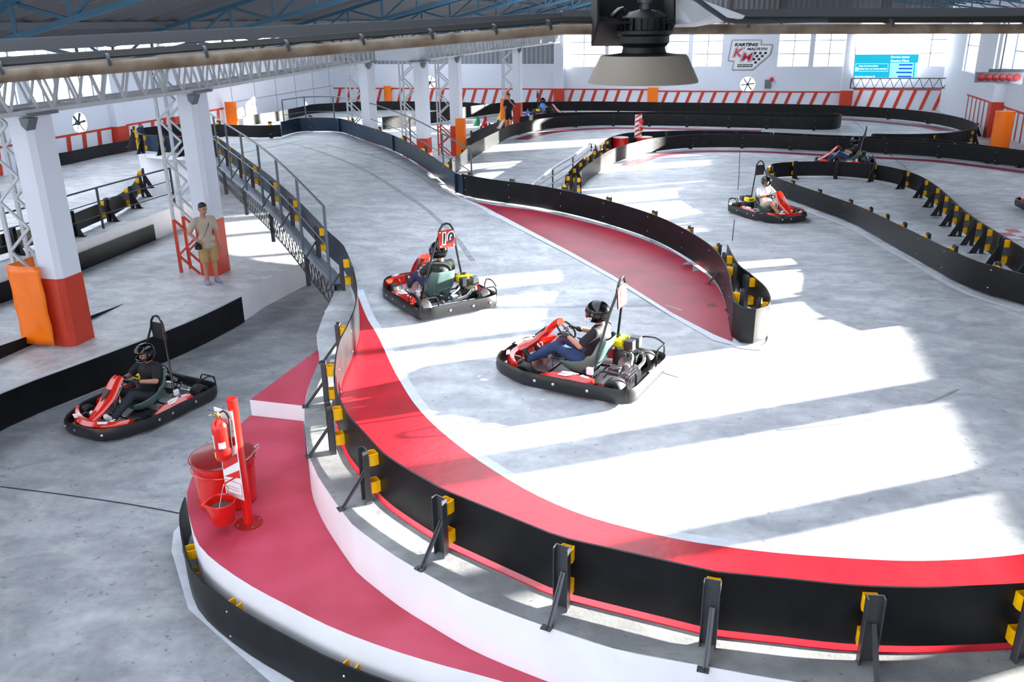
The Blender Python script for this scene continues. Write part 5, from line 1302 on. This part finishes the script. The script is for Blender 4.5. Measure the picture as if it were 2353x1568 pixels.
# sand bucket
bc = P(512, 1215, ZW+.02); bc = foot+(bc-foot)*1.0+V((.03, -.02, .1)); bu = empty('sand_bucket', bc); tag(bu, 'small red pouring bucket full of sand hanging in front of the lidded drum', 'bucket')
mb = MB(); rws = []
for rr, z, lip in ((.1, 0, 0), (.115, .02, 0), (.145, .24, .03), (.148, .26, .07)):
    row = []
    for k in range(40):
        a = 2*pi*k/40; g = math.exp(-((a-pi*1.12)/.22)**2)*lip; row.append(((rr+g)*cos(a), (rr+g)*sin(a), z))
    rws.append(row)
R = mb.loft(rws, closed=True); mb.face(R[0]); bb = mb.build('bucket_shell', M_BRED, bu, smooth=50); bb.modifiers.new('s', 'SOLIDIFY').thickness = .005
mb = MB(); mb.lathe([(.132, .17), (.12, .178), (.08, .185), (.03, .182)], n=30); mb.build('sand', mat('dark_sand', '5a4c42', .9, bump=.6, bscale=60), bu)
mb = MB(); mb.tube(catmull([(.03, .14, .25), (.06, .1, .36), (.05, .03, .44), (.04, -.05, .36), (.03, -.14, .25)], .04), .004, 6); mb.build('wire_handle', M_CHROME, bu)
mb = MB(); mb.tube([bc+V((.05, .03, .44))-foot, V((0, 0, bc.z-foot.z+.5))], .009, 8); mb.build('hook_arm', M_BRED, sr_)
# far extinguisher stand
ff = P(1464, 345, 0); fs = empty('signal_post', ff); tag(fs, 'far red and white striped fire point post behind the middle barrier', 'post')
mb = MB(); mb.lathe([(.05, 0), (.05, 1.5)], n=12); mb.build('pole', M_BRED, fs); mb = MB(); mb.box((-.0, -.08, 1.02), (.3, .02, .95)); sb_ = mb.build('sign_board', M_SWHITE, fs, smooth=0)
for k in range(5): mb = MB(); z = .55+.2*k; mb.slab([(-.14, -.092, z), (.14, -.092, z+.14), (.14, -.092, z+.22), (-.14, -.092, z+.08)], (0, -.004, 0)); mb.build('red_stripe', M_SRED, sb_, smooth=0)
extinguisher(ff+V((.1, -.19, .85)), 'far red fire extinguisher on the striped post behind the middle barrier')
for dx, lb in ((-.75, 'far red drum with pale lid left of the striped post'), (.28, 'far red drum right of the striped post')):
    bq = empty('fire_bin', ff+V((dx, -.1, 0))); tag(bq, lb, 'bin'); mb = MB(); mb.lathe([(.3, 0), (.34, .55)], n=24); mb.build('drum', M_BRED, bq); mb = MB(); mb.lathe([(.35, .55), (.35, .57), (.1, .6)], n=24); mb.build('lid', mat('pale_lid', 'b58a86', .3), bq)
# tyre marks and scuffs
M_MARK = mat('tyre_mark', '8e9094', .55, var=.3, vscale=6, col2='b0b2b6'); M_MARKR = mat('tyre_mark_red', '761a2c', .5, var=.3, vscale=5)
for px, w, m, lab in (([(1790, 990), (1900, 978), (2030, 962), (2130, 930), (2205, 896)], .035, M_MARK, 'thin curved tyre mark on the right of the main track'),
        ([(660, 328), (740, 352), (850, 400), (960, 470), (1040, 545), (1080, 600)], .11, M_MARK, 'long dark tyre mark arcing down the ramp'),
        ([(745, 333), (850, 358), (950, 400), (1020, 450)], .09, M_MARK, 'second dark tyre mark near the right side of the ramp'),
        ([(1230, 492), (1380, 532), (1500, 585), (1590, 650), (1640, 730)], .16, M_MARKR, 'darker tyre band arcing across the deep red run-off'),
        ([(1485, 690), (1520, 700), (1590, 722)], .04, M_MARK, 'short dotted tyre mark beside the white run-off line'),
        ([(1380, 800), (1560, 868), (1640, 852)], .04, M_MARK, 'scuff mark behind the rear of the nearest kart')):
    strip('tyre_mark', [S(x, y) for x, y in px], m, w, .004, label=lab, cat='tyre mark')
# handrails
def rail(posts, hts, label, m=None, mid=1, r=.022, lasttop=None):
    rr = empty('handrail', posts[0]); tag(rr, label, 'handrail'); o = posts[0]; m = m or M_DSTEEL; tops = [p+V((0, 0, h))-o for p, h in zip(posts, hts)]
    for p, t in zip(posts, tops): mb = MB(); mb.bar(p-o, t, .045, .045); mb.build('post', (M_DSTEEL if m is M_WSTEEL else m), rr, smooth=0)
    mb = MB(); mb.tube(catmull(tops, .4), r, 8); mb.build('top_rail', m, rr)
    for k in range(mid): mb = MB(); f = (k+1)/(mid+1); mb.tube(catmull([(p-o).lerp(t, f) for p, t in zip(posts, tops)], .4), r*.6, 6); mb.build('mid_rail', m, rr)
    return rr
el = offs(edge, .24); elr = resample(el[::-1], 9)
M_RAIL = mat('rail_grey', '5a626c', .45, metal=.3)
rail([p+V((0, 0, -.02)) for p in elr], [1.45]*9, 'long grey handrail rising along the left edge of the ramp', M_RAIL)
rg = ZLn([(1085, 446, 1.06), (1020, 400, 1.17), (945, 352, 1.29), (845, 307, 1.42), (770, 290, ZD), (705, 291, ZD), (655, 300, ZD)])
rail(rg, [1.15]*len(rg), 'grey handrail following the crest and right edge of the ramp', M_RAIL)
rg = [P(1208, 455, .1), P(1270, 437, .0), P(1316, 407, 0), P(1358, 372, 0)]; rail(rg, [.25, .72, .75, .76], 'sunlit pale handrail between the middle tracks', M_WSTEEL, 2, .045)
rg = [P(1358, 372, 0), P(1368, 362, 0)]; rail(rg, [.76, .5], 'short dark handrail end piece at the middle tracks', M_DSTEEL, 1)
rg = [P(-190, 662, ZQ), P(30, 598, ZQ), P(238, 525, ZQ), P(402, 470, ZQ)]; rail(rg, [1.0]*4, 'dark handrail on the raised platform behind the columns', M_DSTEEL, 2)
# marker flags by the marshal
for (x, y, c, lab) in ((1100, 300, '28b87a', 'small green flag stuck beside the marshal barrier'), (1117, 302, 'd02a3a', 'small red flag next to the green flag'), (1213, 285, '3a62e8', 'small blue flag right of the farthest column'), (1153, 285, 'e8c828', 'small yellow flag held low beside the orange pad')):
    p = PT(x, y); fl_ = empty('marker_flag', p); tag(fl_, lab, 'flag'); z = 0
    mb = MB(); mb.tube([(0, 0, 0), (0, 0, .85)], .012, 6); mb.build('stick', M_DSTEEL, fl_)
    mb = MB(); rws = [[V((-.02-.02*j+.03*sin(k*1.4+j), -.02*j*sin(k), .75-.13*j)) +V(((k-2)*.028*(1+j*.5), 0, 0)) for k in range(5)] for j in range(5)]; mb.loft(rws); mb.build('cloth', mat('flag_'+c, c, .6), fl_, smooth=80)
# cabinets at the back wall and small red lamp
p = BWp(1764, 195)-AX*.12; mb = MB(); mb.slab([p-BX*.18-V((0, 0, .2)), p+BX*.18-V((0, 0, .2)), p+BX*.18+V((0, 0, .3)), p-BX*.18+V((0, 0, .3))], AX*.1); tag(mb.build('switch_box', M_GSTEEL, bevel=.01), 'grey switch box on the back wall right of the fan', 'switch box')
p = BWp(1773, 182)-AX*.1; mb = MB(); mb.ell(p, (.13, .13, .13)); tag(mb.build('alarm_lamp', M_SRED), 'small red alarm lamp above the grey switch box', 'lamp')

# overhead near beam, cables, lamp
def at_dist(x, y, d): return CAMP+rayd(x, y)*(d/rayd(x, y).dot(FW))
bA, bB, bC = at_dist(-250, 196, 3.0), at_dist(1290, 68, 4.3), at_dist(2600, 66, 4.8)
nb = empty('overhead_pipe', bB); tag(nb, 'rusty pale overhead pipe crossing the view under the roof', 'pipe')
mb = MB(); mb.tube([bA-bB, V((0, 0, 0)), bC-bB], .025, 12); mb.build('pipe', mat('rusty_pipe', '756a5a', .65, var=.45, vscale=9, col2='54402c', bump=.2), nb)
mb = MB(); up2 = V((0, .03, .055))
for k in range(4): mb.tube([bA-bB+up2*.7+V((0, .01*k, .008*k)), up2*.7+V((0, .01*k, .008*(k % 3))), bC-bB+up2*.7+V((0, .008*k, .009*k))], .008, 6)
mb.build('cables', mat('cable_black', '22211f', .6), nb)
for t in (.12, .25, .38, .5, .62, .74, .86, .97): c = (bA-bB)*(1-t); mb = MB(); mb.lathe([(.037, -.006), (.037, .006)], c+V((0, .012, .015)), (bB-bA), 12); mb.build('clamp', M_DSTEEL, nb)
for t in (.1, .3, .55, .8): c = (bC-bB)*t; mb = MB(); mb.lathe([(.037, -.006), (.037, .006)], c+V((0, .012, .015)), (bC-bB), 12); mb.build('clamp', M_DSTEEL, nb)
b2 = empty('overhead_beam', at_dist(1290, 40, 4.6)); o = b2.location.copy(); tag(b2, 'long grey steel beam just above the rusty overhead pipe', 'beam')
mb = MB(); mb.bar(at_dist(-250, 118, 3.4)-o, V((0, 0, 0)), .055, .05); mb.bar(V((0, 0, 0)), at_dist(2600, 30, 5.2)-o, .06, .07); mb.build('beam', mat('beam_grey', '45474c', .6), b2, smooth=0)
# high bay lamp
lc = at_dist(1478, 158, 4.2); sc_ = 4.2/FPX
hb = empty('high_bay_lamp', lc); tag(hb, 'large industrial high bay lamp hanging close to the camera', 'lamp')
R1 = 126*sc_
mb = MB(); mb.lathe([(R1*.78, 54*sc_*.55), (R1, -26*sc_), (R1*1.0, -30*sc_), (R1*.97, -26*sc_), (R1*.75, 54*sc_*.5)], n=56, caps=False); mb.build('shade', mat('shade_grey', '6e665b', .65), hb, smooth=30)
mb = MB(); mb.lathe([(R1*.77, .05), (R1*.76, .062), (R1*.4, .075), (R1*.38, .1), (.12*1, .12), (.12, .15), (.135, .16), (.135, .175), (.11, .18), (.11, .235), (.075, .26), (.03, .27)], n=40)
for k in range(20): a = 2*pi*k/20; mb.box((.115*cos(a), .115*sin(a), .2), (.03, .004, .06), Matrix.Rotation(a, 3, 'Z'))
mb.build('heat_sink', mat('lamp_black', '08090b', .5, spec=.25), hb, smooth=30)
mb = MB(); mb.lathe([(.028, .25), (.028, .42)], n=12); mb.lathe([(.04, .3), (.04, .34)], n=12); mb.build('hanger', M_ENGB, hb)
mb = MB(); mb.lathe([(R1*.9, -.045), (R1*.9, -.05)], n=40); mb.build('lens', mat('lamp_lens', 'dadada', .3), hb)
# projector-like box and bracket above it
bx_ = empty('equipment_box', at_dist(1460, 20, 4.05)); o = bx_.location.copy(); tag(bx_, 'dark open equipment box fixed to the overhead beam above the lamp', 'box'); s2 = 4.05/FPX
mb = MB(); w, h, d = 176*s2, 90*s2, .3
def bp(x, y, z=0): return RT*x+UP*y+FW*z
for a, b in (((-w/2, -h*.38), (w/2, -h*.38)), ((w/2, -h*.38), (w/2, h)), ((-w/2, h), (-w/2, -h*.38))):
    mb.slab([bp(*a), bp(*b), bp(b[0], b[1], d), bp(a[0], a[1], d)], bp(0, .01) if a[1] == b[1] else bp(.01, 0))
mb.slab([bp(-w/2, -h*.38, d), bp(w/2, -h*.38, d), bp(w/2, h, d), bp(-w/2, h, d)], FW*.01); mb.build('case', mat('case_black', '050506', .6, spec=.2), bx_, smooth=0)
mb = MB(); mb.tube(catmull([bp(-.1, .0, .1), bp(-.05, .03, .08), bp(0, -.02, .1), bp(.06, .04, .08), bp(.12, .01, .1)], .02), .012, 8); mb.build('wiring', M_TUBE, bx_)
mb = MB(); mb.slab([at_dist(1548, 56, 4.1)-o, at_dist(1600, 55, 4.1)-o, at_dist(1712, 36, 4.3)-o, at_dist(1600, -5, 4.3)-o, at_dist(1548, -20, 4.1)-o], FW*.04); mb.build('side_plate', M_WSTEEL, bx_, smooth=0)
mb = MB(); mb.tube(catmull([at_dist(1590, -10, 4.0)-o, at_dist(1630, 20, 4.0)-o, at_dist(1668, 46, 4.05)-o, at_dist(1720, 50, 4.1)-o, at_dist(1900, 46, 4.3)-o], .06), .012, 8); mb.build('loom', M_DSTEEL, bx_)
# small far lamp under the beam
p = uv(-1.0, 30, 0); dd = (p-CAMP).dot(FW); q = at_dist(1655, 70, 26); fl2 = empty('high_bay_lamp', q); tag(fl2, 'distant round high bay lamp just under the overhead pipe', 'lamp')
mb = MB(); mb.lathe([(.42, 0), (.44, .02), (.2, .12), (.1, .3)], n=24); mb.build('shade', mat('shade_light', 'b0aaa4', .5), fl2); mb = MB(); mb.tube([(0, 0, .3), (0, 0, 1.9)], .02, 6); mb.build('hanger', M_DSTEEL, fl2)
